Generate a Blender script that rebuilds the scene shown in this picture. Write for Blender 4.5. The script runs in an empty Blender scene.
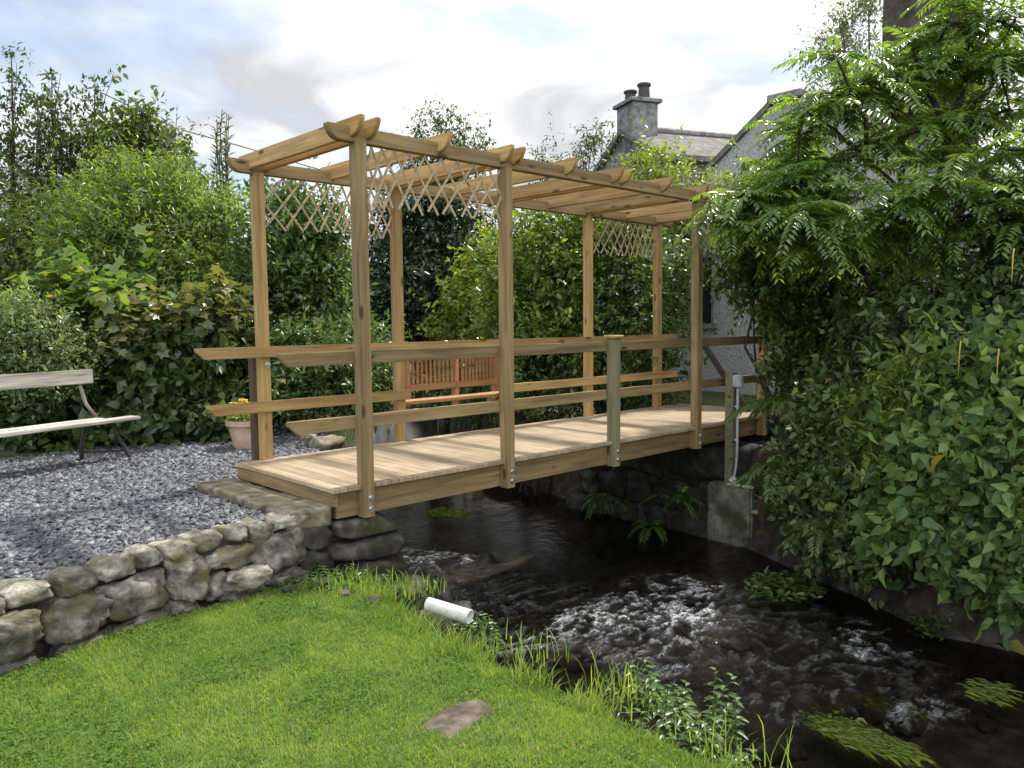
import bpy, bmesh, math, random
import numpy as np
from mathutils import Vector, Matrix, noise

random.seed(7)
rng = np.random.default_rng(11)
C = bpy.context.scene.collection
scene = bpy.context.scene

# ------------------------------------------------------------------ camera, world, sun, exposure
F_PX = 793.86
CAM = Vector((-3.3064, -5.1034, 1.2242))
yaw, pit, rol = 0.7604, -0.0784, -0.0097
FW = Vector((math.sin(yaw)*math.cos(pit), math.cos(yaw)*math.cos(pit), math.sin(pit)))
R0 = FW.cross(Vector((0, 0, 1))).normalized(); U0 = R0.cross(FW)
RT = R0*math.cos(rol) + U0*math.sin(rol); UP = U0*math.cos(rol) - R0*math.sin(rol)
cam_d = bpy.data.cameras.new('camera'); cam = bpy.data.objects.new('camera', cam_d); C.objects.link(cam)
cam_d.sensor_width = 36; cam_d.lens = F_PX/1024*36; cam_d.clip_end = 2000; cam_d.clip_start = 0.05
cam.matrix_world = Matrix((( RT.x, UP.x, -FW.x, CAM.x), (RT.y, UP.y, -FW.y, CAM.y), (RT.z, UP.z, -FW.z, CAM.z), (0, 0, 0, 1)))
scene.camera = cam

SUN_AZ, SUN_EL = math.radians(83), math.radians(54)
SUN_DIR = Vector((math.sin(SUN_AZ)*math.cos(SUN_EL), math.cos(SUN_AZ)*math.cos(SUN_EL), math.sin(SUN_EL)))
sun_d = bpy.data.lights.new('sun', 'SUN'); sun = bpy.data.objects.new('sun', sun_d); C.objects.link(sun)
sun_d.energy = 3.7; sun_d.angle = math.radians(2.6); sun_d.color = (1.0, 0.95, 0.86)
sun.rotation_euler = (-SUN_DIR).to_track_quat('-Z', 'Y').to_euler(); sun.location = SUN_DIR*40

world = bpy.data.worlds.new('World'); scene.world = world; world.use_nodes = True
wt = world.node_tree; wn = wt.nodes; wl = wt.links
bg = wn['Background']; bg.inputs['Strength'].default_value = 0.15
sky = wn.new('ShaderNodeTexSky'); sky.sky_type = 'NISHITA'; sky.sun_disc = False
sky.sun_elevation = SUN_EL; sky.sun_rotation = SUN_AZ; sky.air_density = 1.0; sky.dust_density = 1.2
def wnode(t, **k):
    n = wn.new(t)
    for a, b in k.items(): setattr(n, a, b)
    return n
tc = wnode('ShaderNodeTexCoord')
sep = wnode('ShaderNodeSeparateXYZ'); wl.new(tc.outputs['Generated'], sep.inputs[0])
zz = wnode('ShaderNodeMath', operation='MAXIMUM'); wl.new(sep.outputs['Z'], zz.inputs[0]); zz.inputs[1].default_value = 0.0
za = wnode('ShaderNodeMath', operation='ADD'); wl.new(zz.outputs[0], za.inputs[0]); za.inputs[1].default_value = 0.16
dx = wnode('ShaderNodeMath', operation='DIVIDE'); wl.new(sep.outputs['X'], dx.inputs[0]); wl.new(za.outputs[0], dx.inputs[1])
dy = wnode('ShaderNodeMath', operation='DIVIDE'); wl.new(sep.outputs['Y'], dy.inputs[0]); wl.new(za.outputs[0], dy.inputs[1])
cmb = wnode('ShaderNodeCombineXYZ'); wl.new(dx.outputs[0], cmb.inputs[0]); wl.new(dy.outputs[0], cmb.inputs[1])
cmb.inputs[2].default_value = 3.7
n1 = wnode('ShaderNodeTexNoise'); n1.inputs['Scale'].default_value = 1.3; n1.inputs['Detail'].default_value = 8; n1.inputs['Roughness'].default_value = 0.55; n1.inputs['Distortion'].default_value = 0.4
wl.new(cmb.outputs[0], n1.inputs['Vector'])
# more cloud towards the right (+X), thinner at the left
dv = wnode('ShaderNodeVectorMath', operation='DOT_PRODUCT'); wl.new(tc.outputs['Generated'], dv.inputs[0]); dv.inputs[1].default_value = RT[:]
dm = wnode('ShaderNodeMath', operation='MULTIPLY_ADD'); wl.new(dv.outputs['Value'], dm.inputs[0]); dm.inputs[1].default_value = 0.20; wl.new(n1.outputs['Fac'], dm.inputs[2])
cr = wnode('ShaderNodeValToRGB'); wl.new(dm.outputs[0], cr.inputs[0])
cr.color_ramp.elements[0].position = 0.33; cr.color_ramp.elements[0].color = (0.36, 0.36, 0.36, 1)
cr.color_ramp.elements[1].position = 0.50; cr.color_ramp.elements[1].color = (1, 1, 1, 1)
n2 = wnode('ShaderNodeTexNoise'); n2.inputs['Scale'].default_value = 1.7; n2.inputs['Distortion'].default_value = 0.5; n2.inputs['Detail'].default_value = 9; n2.inputs['Roughness'].default_value = 0.5
wl.new(cmb.outputs[0], n2.inputs['Vector'])
cc = wnode('ShaderNodeValToRGB'); wl.new(n2.outputs['Fac'], cc.inputs[0])
cc.color_ramp.elements[0].position = 0.40; cc.color_ramp.elements[0].color = (2.45, 2.5, 2.62, 1)
cc.color_ramp.elements[1].position = 0.60; cc.color_ramp.elements[1].color = (4.5, 4.5, 4.5, 1)
# cloud lit brighter round the hidden sun
ds = wnode('ShaderNodeVectorMath', operation='DOT_PRODUCT'); wl.new(tc.outputs['Generated'], ds.inputs[0]); ds.inputs[1].default_value = SUN_DIR[:]
dp = wnode('ShaderNodeMath', operation='MAXIMUM'); wl.new(ds.outputs['Value'], dp.inputs[0]); dp.inputs[1].default_value = 0
dpw = wnode('ShaderNodeMath', operation='POWER'); wl.new(dp.outputs[0], dpw.inputs[0]); dpw.inputs[1].default_value = 6
dpm = wnode('ShaderNodeMath', operation='MULTIPLY_ADD'); wl.new(dpw.outputs[0], dpm.inputs[0]); dpm.inputs[1].default_value = 0.9; dpm.inputs[2].default_value = 1.0
vs = wnode('ShaderNodeVectorMath', operation='SCALE'); wl.new(cc.outputs[0], vs.inputs[0])
# unseen clouds behind the camera, brightened to add fill light to shaded sides
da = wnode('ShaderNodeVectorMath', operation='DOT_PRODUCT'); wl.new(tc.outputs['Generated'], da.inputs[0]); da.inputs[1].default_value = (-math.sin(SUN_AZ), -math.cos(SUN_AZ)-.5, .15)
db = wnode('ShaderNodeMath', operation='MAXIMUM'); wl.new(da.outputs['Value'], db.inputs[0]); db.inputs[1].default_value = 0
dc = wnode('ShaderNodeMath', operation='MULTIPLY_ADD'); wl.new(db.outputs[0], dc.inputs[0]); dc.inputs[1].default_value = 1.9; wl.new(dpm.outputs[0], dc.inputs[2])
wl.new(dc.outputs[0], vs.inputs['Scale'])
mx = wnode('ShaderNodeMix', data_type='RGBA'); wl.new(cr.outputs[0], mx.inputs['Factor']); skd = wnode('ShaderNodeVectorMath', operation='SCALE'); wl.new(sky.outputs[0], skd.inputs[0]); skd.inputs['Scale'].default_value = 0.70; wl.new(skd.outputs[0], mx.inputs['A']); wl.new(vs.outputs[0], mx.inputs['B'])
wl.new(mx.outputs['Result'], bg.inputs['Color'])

scene.view_settings.view_transform = 'Standard'; scene.view_settings.look = 'None'
scene.view_settings.exposure = 0.9; scene.view_settings.gamma = 1.0
scene.render.resolution_x = 1024; scene.render.resolution_y = 768
scene.cycles.max_bounces = 6; scene.cycles.diffuse_bounces = 3; scene.cycles.transparent_max_bounces = 6
scene.cycles.caustics_reflective = False; scene.cycles.caustics_refractive = False

# ------------------------------------------------------------------ helpers
def P(px, py, d):
    return CAM + (FW + RT*((px-512)/F_PX) - UP*((py-384)/F_PX))*d
def PZ(px, py, z):
    r = FW + RT*((px-512)/F_PX) - UP*((py-384)/F_PX)
    return CAM + r*((z-CAM.z)/r.z)

def thing(name, label, cat, loc, group=None):
    o = bpy.data.objects.new(name, None); C.objects.link(o); o.location = loc; o.empty_display_size = 0.2
    o['label'] = label; o['category'] = cat
    if group: o['group'] = group
    return o
def tag(o, label, cat, group=None):
    o['label'] = label; o['category'] = cat
    if group: o['group'] = group
    return o
def link(name, me, mat, parent=None, kind=None, M=None):
    o = bpy.data.objects.new(name, me); C.objects.link(o)
    if mat: me.materials.append(mat)
    if M is None: M = Matrix.Identity(4)
    if parent is not None:
        o.parent = parent
        o.matrix_basis = Matrix.Translation(-root_loc(parent)) @ M if parent.type == 'EMPTY' else M
    else: o.matrix_basis = M
    if kind: o['kind'] = kind
    return o
def root_loc(o):
    return Vector(o.location)

def np_mesh(name, V, faces_flat, counts, smooth=False, var=None):
    me = bpy.data.meshes.new(name)
    V = np.ascontiguousarray(V, dtype=np.float32); n = len(V)
    me.vertices.add(n); me.vertices.foreach_set('co', V.ravel())
    counts = np.asarray(counts, dtype=np.int32); me.loops.add(len(faces_flat)); me.loops.foreach_set('vertex_index', np.asarray(faces_flat, dtype=np.int32))
    st = np.zeros(len(counts), dtype=np.int32); st[1:] = np.cumsum(counts)[:-1]
    me.polygons.add(len(counts)); me.polygons.foreach_set('loop_start', st)
    if smooth: me.polygons.foreach_set('use_smooth', np.ones(len(counts), dtype=bool))
    if var is not None:
        a = me.attributes.new('v', 'FLOAT', 'POINT'); a.data.foreach_set('value', np.asarray(var, dtype=np.float32))
    me.update(calc_edges=True)
    return me

class MB:
    """collects tubes and blocks into one mesh"""
    def __init__(s): s.v = []; s.f = []
    def box(s, c, size, M=None, taper=1.0):
        b = len(s.v); hx, hy, hz = size[0]/2, size[1]/2, size[2]/2
        for k in ((-1,-1,-1),(1,-1,-1),(1,1,-1),(-1,1,-1),(-1,-1,1),(1,-1,1),(1,1,1),(-1,1,1)):
            t = taper if k[2] > 0 else 1
            p = Vector((k[0]*hx*t, k[1]*hy*t, k[2]*hz))
            if M: p = M @ p
            s.v.append(p + Vector(c))
        for q in ((0,3,2,1),(4,5,6,7),(0,1,5,4),(1,2,6,5),(2,3,7,6),(3,0,4,7)): s.f.append(tuple(b+i for i in q))
    def tube(s, pts, rad, n=6, cap=True):
        pts = [Vector(p) for p in pts]; b = len(s.v); m = len(pts)
        if not hasattr(rad, '__len__'): rad = [rad]*m
        prev = None
        for i, p in enumerate(pts):
            d = (pts[min(i+1, m-1)] - pts[max(i-1, 0)]).normalized()
            if prev is None:
                a = d.cross(Vector((0.3, 0.9, 0.31)));
                if a.length < 1e-3: a = d.cross(Vector((1, 0, 0)))
                a.normalize()
            else: a = (prev - d*prev.dot(d)).normalized()
            prev = a; c = d.cross(a)
            for j in range(n):
                t = 2*math.pi*j/n
                s.v.append(p + (a*math.cos(t) + c*math.sin(t))*rad[i])
        for i in range(m-1):
            for j in range(n):
                s.f.append((b+i*n+j, b+i*n+(j+1) % n, b+(i+1)*n+(j+1) % n, b+(i+1)*n+j))
        if cap:
            s.f.append(tuple(b+j for j in reversed(range(n)))); s.f.append(tuple(b+(m-1)*n+j for j in range(n)))
    def lathe(s, c, prof, n=20):
        b = len(s.v); m = len(prof); c = Vector(c)
        for r, z in prof:
            for j in range(n):
                t = 2*math.pi*j/n; s.v.append(c + Vector((r*math.cos(t), r*math.sin(t), z)))
        for i in range(m-1):
            for j in range(n): s.f.append((b+i*n+j, b+i*n+(j+1) % n, b+(i+1)*n+(j+1) % n, b+(i+1)*n+j))
    def build(s, name, mat, parent=None, kind=None, smooth=False, bevel=0, world=True):
        me = bpy.data.meshes.new(name); me.from_pydata([tuple(v) for v in s.v], [], s.f); me.update()
        if bevel:
            bm = bmesh.new(); bm.from_mesh(me)
            bmesh.ops.bevel(bm, geom=list(bm.edges), offset=bevel, segments=1, affect='EDGES', clamp_overlap=True)
            bm.to_mesh(me); bm.free()
        if smooth:
            for p in me.polygons: p.use_smooth = True
        o = link(name, me, mat, parent, kind)
        if parent is not None and parent.type == 'MESH': o.matrix_basis = Matrix.Identity(4)
        return o

# ------------------------------------------------------------------ materials
def newmat(name):
    m = bpy.data.materials.new(name); m.use_nodes = True
    nt = m.node_tree; b = nt.nodes['Principled BSDF']
    def N(t, **k):
        n = nt.nodes.new(t)
        for a, c in k.items(): setattr(n, a, c)
        return n
    return m, nt, b, N, nt.links.new
def ramp(N, pos_cols):
    r = N('ShaderNodeValToRGB'); e = r.color_ramp.elements
    while len(e) < len(pos_cols): e.new(0.5)
    for i, (p, c) in enumerate(pos_cols): e[i].position = p; e[i].color = (*c, 1)
    return r
def wood(name, c_dark, c_mid, c_light, grey=None, rough=0.72, groove=False):
    m, nt, b, N, L = newmat(name)
    t = N('ShaderNodeTexCoord'); oi = N('ShaderNodeObjectInfo')
    mp = N('ShaderNodeVectorMath', operation='MULTIPLY'); L(t.outputs['Object'], mp.inputs[0]); mp.inputs[1].default_value = (1.3, 22, 22)
    ro = N('ShaderNodeVectorMath', operation='SCALE'); ro.inputs[0].default_value = (37, 91, 53); L(oi.outputs['Random'], ro.inputs['Scale'])
    ad = N('ShaderNodeVectorMath', operation='ADD'); L(mp.outputs[0], ad.inputs[0]); L(ro.outputs[0], ad.inputs[1])
    n1 = N('ShaderNodeTexNoise'); n1.inputs['Scale'].default_value = 1.2; n1.inputs['Detail'].default_value = 6; n1.inputs['Distortion'].default_value = 0.6; L(ad.outputs[0], n1.inputs['Vector'])
    rp = ramp(N, [(0.3, c_dark), (0.5, c_mid), (0.72, c_light)]); L(n1.outputs['Fac'], rp.inputs[0])
    # knots
    mk = N('ShaderNodeVectorMath', operation='MULTIPLY'); L(t.outputs['Object'], mk.inputs[0]); mk.inputs[1].default_value = (3.0, 9, 9)
    ak = N('ShaderNodeVectorMath', operation='ADD'); L(mk.outputs[0], ak.inputs[0]); L(ro.outputs[0], ak.inputs[1])
    vo = N('ShaderNodeTexVoronoi'); vo.inputs['Scale'].default_value = 0.8; L(ak.outputs[0], vo.inputs['Vector'])
    kr = ramp(N, [(0.09, (1, 1, 1)), (0.17, (0, 0, 0))]); L(vo.outputs['Distance'], kr.inputs[0])
    mx = N('ShaderNodeMix', data_type='RGBA'); L(kr.outputs[0], mx.inputs['Factor']); L(rp.outputs[0], mx.inputs['A']); mx.inputs['B'].default_value = (c_dark[0]*.45, c_dark[1]*.38, c_dark[2]*.32, 1)
    # broad weathering, differs from piece to piece
    n3 = N('ShaderNodeTexNoise'); n3.inputs['Scale'].default_value = 2.6; n3.inputs['Detail'].default_value = 4; L(ad.outputs[0], n3.inputs['Vector'])
    n3.inputs['Scale'].default_value = 0.35
    w2 = N('ShaderNodeMix', data_type='RGBA'); w2.blend_type = 'MULTIPLY'
    wr = ramp(N, [(0.35, (0.78, 0.80, 0.76)), (0.65, (1.08, 1.04, 1.0))]); L(n3.outputs['Fac'], wr.inputs[0])
    w2.inputs['Factor'].default_value = 1; L(mx.outputs['Result'], w2.inputs['A']); L(wr.outputs[0], w2.inputs['B'])
    hv = N('ShaderNodeHueSaturation'); L(w2.outputs['Result'], hv.inputs['Color'])
    mr = N('ShaderNodeMapRange'); L(oi.outputs['Random'], mr.inputs[0]); mr.inputs['To Min'].default_value = 0.74; mr.inputs['To Max'].default_value = 1.16; L(mr.outputs[0], hv.inputs['Value'])
    L(hv.outputs[0], b.inputs['Base Color']); b.inputs['Roughness'].default_value = rough
    bp = N('ShaderNodeBump'); bp.inputs['Strength'].default_value = 0.25; bp.inputs['Distance'].default_value = 0.004; L(n1.outputs['Fac'], bp.inputs['Height']); L(bp.outputs[0], b.inputs['Normal'])
    return m
M_wood = wood('treated_pine_shaded', (0.145, 0.095, 0.041), (0.225, 0.158, 0.072), (0.31, 0.23, 0.113))  # darker copy of the bridge pine, backlit shade put into its colour
M_woodw = wood('warm_pine_lit', (0.27, 0.16, 0.058), (0.40, 0.262, 0.105), (0.50, 0.355, 0.165))  # lighter, warmer copy of the pine, deck bounce light put into its colour
M_seat = wood('reddish_pine', (0.24, 0.12, 0.05), (0.36, 0.19, 0.085), (0.45, 0.27, 0.13))
M_lath = wood('pale_lath', (0.30, 0.235, 0.15), (0.42, 0.335, 0.22), (0.52, 0.43, 0.30))
M_woodg = wood('green_treated_pine', (0.13, 0.135, 0.075), (0.22, 0.215, 0.125), (0.30, 0.28, 0.17))
M_woodd = wood('dark_old_timber', (0.04, 0.026, 0.018), (0.075, 0.048, 0.032), (0.11, 0.075, 0.05))
M_woodgrey = wood('weathered_grey_plank', (0.16, 0.15, 0.13), (0.36, 0.345, 0.31), (0.58, 0.56, 0.52), rough=0.85)

def deck_mat():
    m, nt, b, N, L = newmat('deck_boards')
    t = N('ShaderNodeTexCoord'); at = N('ShaderNodeAttribute'); at.attribute_name = 'v'
    mp = N('ShaderNodeVectorMath', operation='MULTIPLY'); L(t.outputs['Object'], mp.inputs[0]); mp.inputs[1].default_value = (26, 1.6, 8)
    sc = N('ShaderNodeVectorMath', operation='SCALE'); sc.inputs[0].default_value = (0, 60, 17); L(at.outputs['Fac'], sc.inputs['Scale'])
    ad = N('ShaderNodeVectorMath', operation='ADD'); L(mp.outputs[0], ad.inputs[0]); L(sc.outputs[0], ad.inputs[1])
    n1 = N('ShaderNodeTexNoise'); n1.inputs['Scale'].default_value = 1.3; n1.inputs['Detail'].default_value = 6; n1.inputs['Distortion'].default_value = 0.4; L(ad.outputs[0], n1.inputs['Vector'])
    rp = ramp(N, [(0.3, (0.25, 0.185, 0.115)), (0.5, (0.37, 0.285, 0.185)), (0.7, (0.47, 0.38, 0.265))]); L(n1.outputs['Fac'], rp.inputs[0])
    hv = N('ShaderNodeHueSaturation'); L(rp.outputs[0], hv.inputs['Color'])
    mr = N('ShaderNodeMapRange'); L(at.outputs['Fac'], mr.inputs[0]); mr.inputs['To Min'].default_value = 0.86; mr.inputs['To Max'].default_value = 1.06; L(mr.outputs[0], hv.inputs['Value'])
    # worn dirt patches
    n2 = N('ShaderNodeTexNoise'); n2.inputs['Scale'].default_value = 1.7; n2.inputs['Detail'].default_value = 5; L(t.outputs['Object'], n2.inputs['Vector'])
    r2 = ramp(N, [(0.38, (0.74, 0.72, 0.68)), (0.58, (1, 1, 1))]); L(n2.outputs['Fac'], r2.inputs[0])
    mx = N('ShaderNodeMix', data_type='RGBA'); mx.blend_type = 'MULTIPLY'; mx.inputs['Factor'].default_value = 1; L(hv.outputs[0], mx.inputs['A']); L(r2.outputs[0], mx.inputs['B'])
    L(mx.outputs['Result'], b.inputs['Base Color']); b.inputs['Roughness'].default_value = 0.75
    wv = N('ShaderNodeTexWave'); wv.wave_type = 'BANDS'; wv.bands_direction = 'X'; wv.inputs['Scale'].default_value = 22; L(t.outputs['Object'], wv.inputs['Vector'])
    bp = N('ShaderNodeBump'); bp.inputs['Strength'].default_value = 0.9; bp.inputs['Distance'].default_value = 0.004; L(wv.outputs['Fac'], bp.inputs['Height']); L(bp.outputs[0], b.inputs['Normal'])
    return m
M_deck = deck_mat()

def leafmat(name, c1, c2, trans=0.35, rough=0.34, tcol=None, spec=0.5, dead=(0.26, 0.20, 0.05)):
    m, nt, b, N, L = newmat(name)
    at = N('ShaderNodeAttribute'); at.attribute_name = 'v'
    mx = N('ShaderNodeMix', data_type='RGBA'); L(at.outputs['Fac'], mx.inputs['Factor']); mx.inputs['A'].default_value = (*c1, 1); mx.inputs['B'].default_value = (*c2, 1)
    sb = N('ShaderNodeMath', operation='SUBTRACT', use_clamp=True); L(at.outputs['Fac'], sb.inputs[0]); sb.inputs[1].default_value = 1.0
    m0 = mx; mx = N('ShaderNodeMix', data_type='RGBA'); L(sb.outputs[0], mx.inputs['Factor']); L(m0.outputs['Result'], mx.inputs['A']); mx.inputs['B'].default_value = (*dead, 1)
    L(mx.outputs['Result'], b.inputs['Base Color']); b.inputs['Roughness'].default_value = rough; b.inputs['Specular IOR Level'].default_value = spec
    tr = N('ShaderNodeBsdfTranslucent')
    tm = N('ShaderNodeMix', data_type='RGBA'); tm.blend_type = 'MULTIPLY'; tm.inputs['Factor'].default_value = 1; L(mx.outputs['Result'], tm.inputs['A']); tm.inputs['B'].default_value = (*(tcol or (2.1, 2.0, 0.75)), 1)
    L(tm.outputs['Result'], tr.inputs['Color'])
    ms = N('ShaderNodeMixShader'); ms.inputs[0].default_value = trans; L(b.outputs[0], ms.inputs[1]); L(tr.outputs[0], ms.inputs[2])
    L(ms.outputs[0], nt.nodes['Material Output'].inputs['Surface'])
    return m
def rough_mat(name, cols, scale=4, rough=0.9, bump=0.5, dist=0.02, moss=None, use_random=False, spec=0.3, v=False):
    m, nt, b, N, L = newmat(name)
    t = N('ShaderNodeTexCoord')
    n1 = N('ShaderNodeTexNoise'); n1.inputs['Scale'].default_value = scale; n1.inputs['Detail'].default_value = 8; n1.inputs['Roughness'].default_value = 0.62; L(t.outputs['Object'], n1.inputs['Vector'])
    k = len(cols); rp = ramp(N, [(0.36+0.3*i/(k-1), c) for i, c in enumerate(cols)]); L(n1.outputs['Fac'], rp.inputs[0]); col = rp.outputs[0]
    if moss:
        n2 = N('ShaderNodeTexNoise'); n2.inputs['Scale'].default_value = scale*0.6; n2.inputs['Detail'].default_value = 6; n2.noise_dimensions = '4D'; n2.inputs['W'].default_value = 5; L(t.outputs['Object'], n2.inputs['Vector'])
        r2 = ramp(N, [(0.5, (0, 0, 0)), (0.62, (1, 1, 1))]); L(n2.outputs['Fac'], r2.inputs[0])
        mx = N('ShaderNodeMix', data_type='RGBA'); L(r2.outputs[0], mx.inputs['Factor']); L(col, mx.inputs['A']); mx.inputs['B'].default_value = (*moss, 1); col = mx.outputs['Result']
    if v:
        at = N('ShaderNodeAttribute'); at.attribute_name = 'v'
        hv = N('ShaderNodeHueSaturation'); L(col, hv.inputs['Color']); mr = N('ShaderNodeMapRange'); L(at.outputs['Fac'], mr.inputs[0]); mr.inputs['To Min'].default_value = 0.45; mr.inputs['To Max'].default_value = 1.35; L(mr.outputs[0], hv.inputs['Value'])
        hh = N('ShaderNodeMapRange'); L(at.outputs['Fac'], hh.inputs[0]); hh.inputs['To Min'].default_value = 0.8; hh.inputs['To Max'].default_value = 1.1; L(hh.outputs[0], hv.inputs['Saturation'])
        col = hv.outputs[0]
    L(col, b.inputs['Base Color']); b.inputs['Roughness'].default_value = rough; b.inputs['Specular IOR Level'].default_value = spec
    bp = N('ShaderNodeBump'); bp.inputs['Strength'].default_value = bump; bp.inputs['Distance'].default_value = dist; L(n1.outputs['Fac'], bp.inputs['Height']); L(bp.outputs[0], b.inputs['Normal'])
    return m
M_soil = rough_mat('bank_soil', [(0.02, 0.014, 0.01), (0.05, 0.037, 0.025), (0.09, 0.07, 0.05)], 5, dist=0.04)
M_lawnsoil = rough_mat('lawn_turf', [(0.03, 0.05, 0.012), (0.06, 0.10, 0.02), (0.09, 0.13, 0.03)], 9)
M_garden = rough_mat('garden_ground', [(0.02, 0.03, 0.01), (0.05, 0.065, 0.02), (0.09, 0.09, 0.04)], 2)
M_gravelbed = rough_mat('gravel_bed', [(0.02, 0.021, 0.026), (0.05, 0.053, 0.06), (0.1, 0.103, 0.11)], 30, dist=0.02)
M_bed = rough_mat('stream_bed', [(0.022, 0.020, 0.018), (0.05, 0.046, 0.042), (0.10, 0.092, 0.082)], 6, dist=0.03)
M_stone = rough_mat('field_stone', [(0.06, 0.056, 0.05), (0.19, 0.175, 0.15), (0.42, 0.39, 0.335)], 9, bump=1.0, dist=0.035, moss=(0.13, 0.118, 0.065), v=True)
M_stoned = rough_mat('damp_stone', [(0.022, 0.020, 0.017), (0.055, 0.049, 0.041), (0.115, 0.105, 0.09)], 7, dist=0.02, moss=(0.035, 0.042, 0.015), v=True)
M_mortar = rough_mat('wall_core', [(0.025, 0.019, 0.014), (0.06, 0.046, 0.035), (0.11, 0.088, 0.068)], 12, dist=0.02)
M_flag = rough_mat('flagstone', [(0.065, 0.055, 0.042), (0.17, 0.145, 0.105), (0.29, 0.25, 0.185)], 8, bump=.8, moss=(0.15, 0.135, 0.075))
M_slab = rough_mat('brown_slab', [(0.035, 0.027, 0.021), (0.085, 0.066, 0.052), (0.15, 0.12, 0.098)], 10, bump=.8, dist=.01)
M_slate = rough_mat('slate_chip', [(0.038, 0.041, 0.05), (0.10, 0.105, 0.12), (0.22, 0.225, 0.245)], 18, rough=0.5, spec=0.4, bump=0.2, v=True)
M_bankst = rough_mat('dark_bank_stone', [(0.015, 0.014, 0.012), (0.04, 0.037, 0.032), (0.08, 0.073, 0.063)], 7, dist=0.02, moss=(0.028, 0.036, 0.013), v=True)
M_conc = rough_mat('old_concrete', [(0.07, 0.07, 0.055), (0.17, 0.167, 0.13), (0.28, 0.275, 0.225)], 5, moss=(0.055, 0.06, 0.028))
M_render = rough_mat('roughcast_render', [(0.25, 0.255, 0.265), (0.36, 0.365, 0.375), (0.48, 0.485, 0.49)], 26, bump=1.0, dist=0.03)
M_chimney = rough_mat('chimney_render', [(0.10, 0.10, 0.105), (0.19, 0.19, 0.195), (0.28, 0.28, 0.285)], 6, dist=0.02)
M_brownstone = rough_mat('dark_chimney_stone', [(0.035, 0.03, 0.025), (0.07, 0.06, 0.05), (0.11, 0.097, 0.083)], 5, dist=0.02)
M_bark = rough_mat('bark', [(0.025, 0.02, 0.016), (0.06, 0.05, 0.04), (0.10, 0.085, 0.07)], 14, dist=0.01)
M_barkd = rough_mat('dark_bark', [(0.012, 0.010, 0.009), (0.03, 0.025, 0.022), (0.055, 0.047, 0.04)], 14, dist=0.01)
M_barkp = rough_mat('pale_bark', [(0.08, 0.07, 0.055), (0.16, 0.14, 0.11), (0.24, 0.21, 0.17)], 14, dist=0.01)
M_terra = rough_mat('terracotta_pot', [(0.30, 0.21, 0.15), (0.42, 0.31, 0.23), (0.52, 0.41, 0.32)], 6, bump=0.2)
def plain(name, col, rough=0.5, metal=0.0):
    m, nt, b, N, L = newmat(name)
    t = N('ShaderNodeTexCoord'); n1 = N('ShaderNodeTexNoise'); n1.inputs['Scale'].default_value = 20; n1.inputs['Detail'].default_value = 5; L(t.outputs['Object'], n1.inputs['Vector'])
    rp = ramp(N, [(0.3, tuple(c*0.75 for c in col)), (0.65, col)]); L(n1.outputs['Fac'], rp.inputs[0]); L(rp.outputs[0], b.inputs['Base Color'])
    b.inputs['Roughness'].default_value = rough; b.inputs['Metallic'].default_value = metal
    return m
M_steel = plain('galvanised_steel', (0.62, 0.63, 0.64), 0.35, 0.9)
M_pvc = plain('white_plastic_pipe', (0.62, 0.62, 0.60), 0.5)
M_boxgrey = plain('grey_plastic_box', (0.42, 0.44, 0.45), 0.5)
M_iron = plain('rusty_iron', (0.03, 0.025, 0.022), 0.8, 0.0)
M_ironp = plain('pale_weathered_iron', (0.22, 0.19, 0.16), 0.7, 0.1)
M_wire = plain('cable_black', (0.02, 0.02, 0.02), 0.6)
M_glass = plain('dark_window_glass', (0.02, 0.022, 0.025), 0.08)
M_petal = leafmat('yellow_petal', (0.75, 0.52, 0.03), (0.85, 0.68, 0.12), 0.3, tcol=(1.1, 1.0, .6))
M_lead = plain('dark_pot_clay', (0.06, 0.055, 0.055), 0.8)

def roof_mat():
    m, nt, b, N, L = newmat('roof_slates')
    t = N('ShaderNodeTexCoord'); br = N('ShaderNodeTexBrick'); L(t.outputs['Object'], br.inputs['Vector'])
    br.inputs['Scale'].default_value = 3.2; br.inputs['Mortar Size'].default_value = 0.012; br.inputs['Color1'].default_value = (0.12, 0.118, 0.118, 1); br.inputs['Color2'].default_value = (0.19, 0.185, 0.18, 1); br.inputs['Mortar'].default_value = (0.09, 0.09, 0.09, 1)
    n1 = N('ShaderNodeTexNoise'); n1.inputs['Scale'].default_value = 3; n1.inputs['Detail'].default_value = 6; L(t.outputs['Object'], n1.inputs['Vector'])
    rp = ramp(N, [(0.35, (0.7, 0.7, 0.68)), (0.65, (1.15, 1.12, 1.05))]); L(n1.outputs['Fac'], rp.inputs[0])
    mx = N('ShaderNodeMix', data_type='RGBA'); mx.blend_type = 'MULTIPLY'; mx.inputs['Factor'].default_value = 1; L(br.outputs['Color'], mx.inputs['A']); L(rp.outputs[0], mx.inputs['B'])
    L(mx.outputs['Result'], b.inputs['Base Color']); b.inputs['Roughness'].default_value = 0.9; b.inputs['Specular IOR Level'].default_value = .15
    return m
M_roof = roof_mat()

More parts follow.
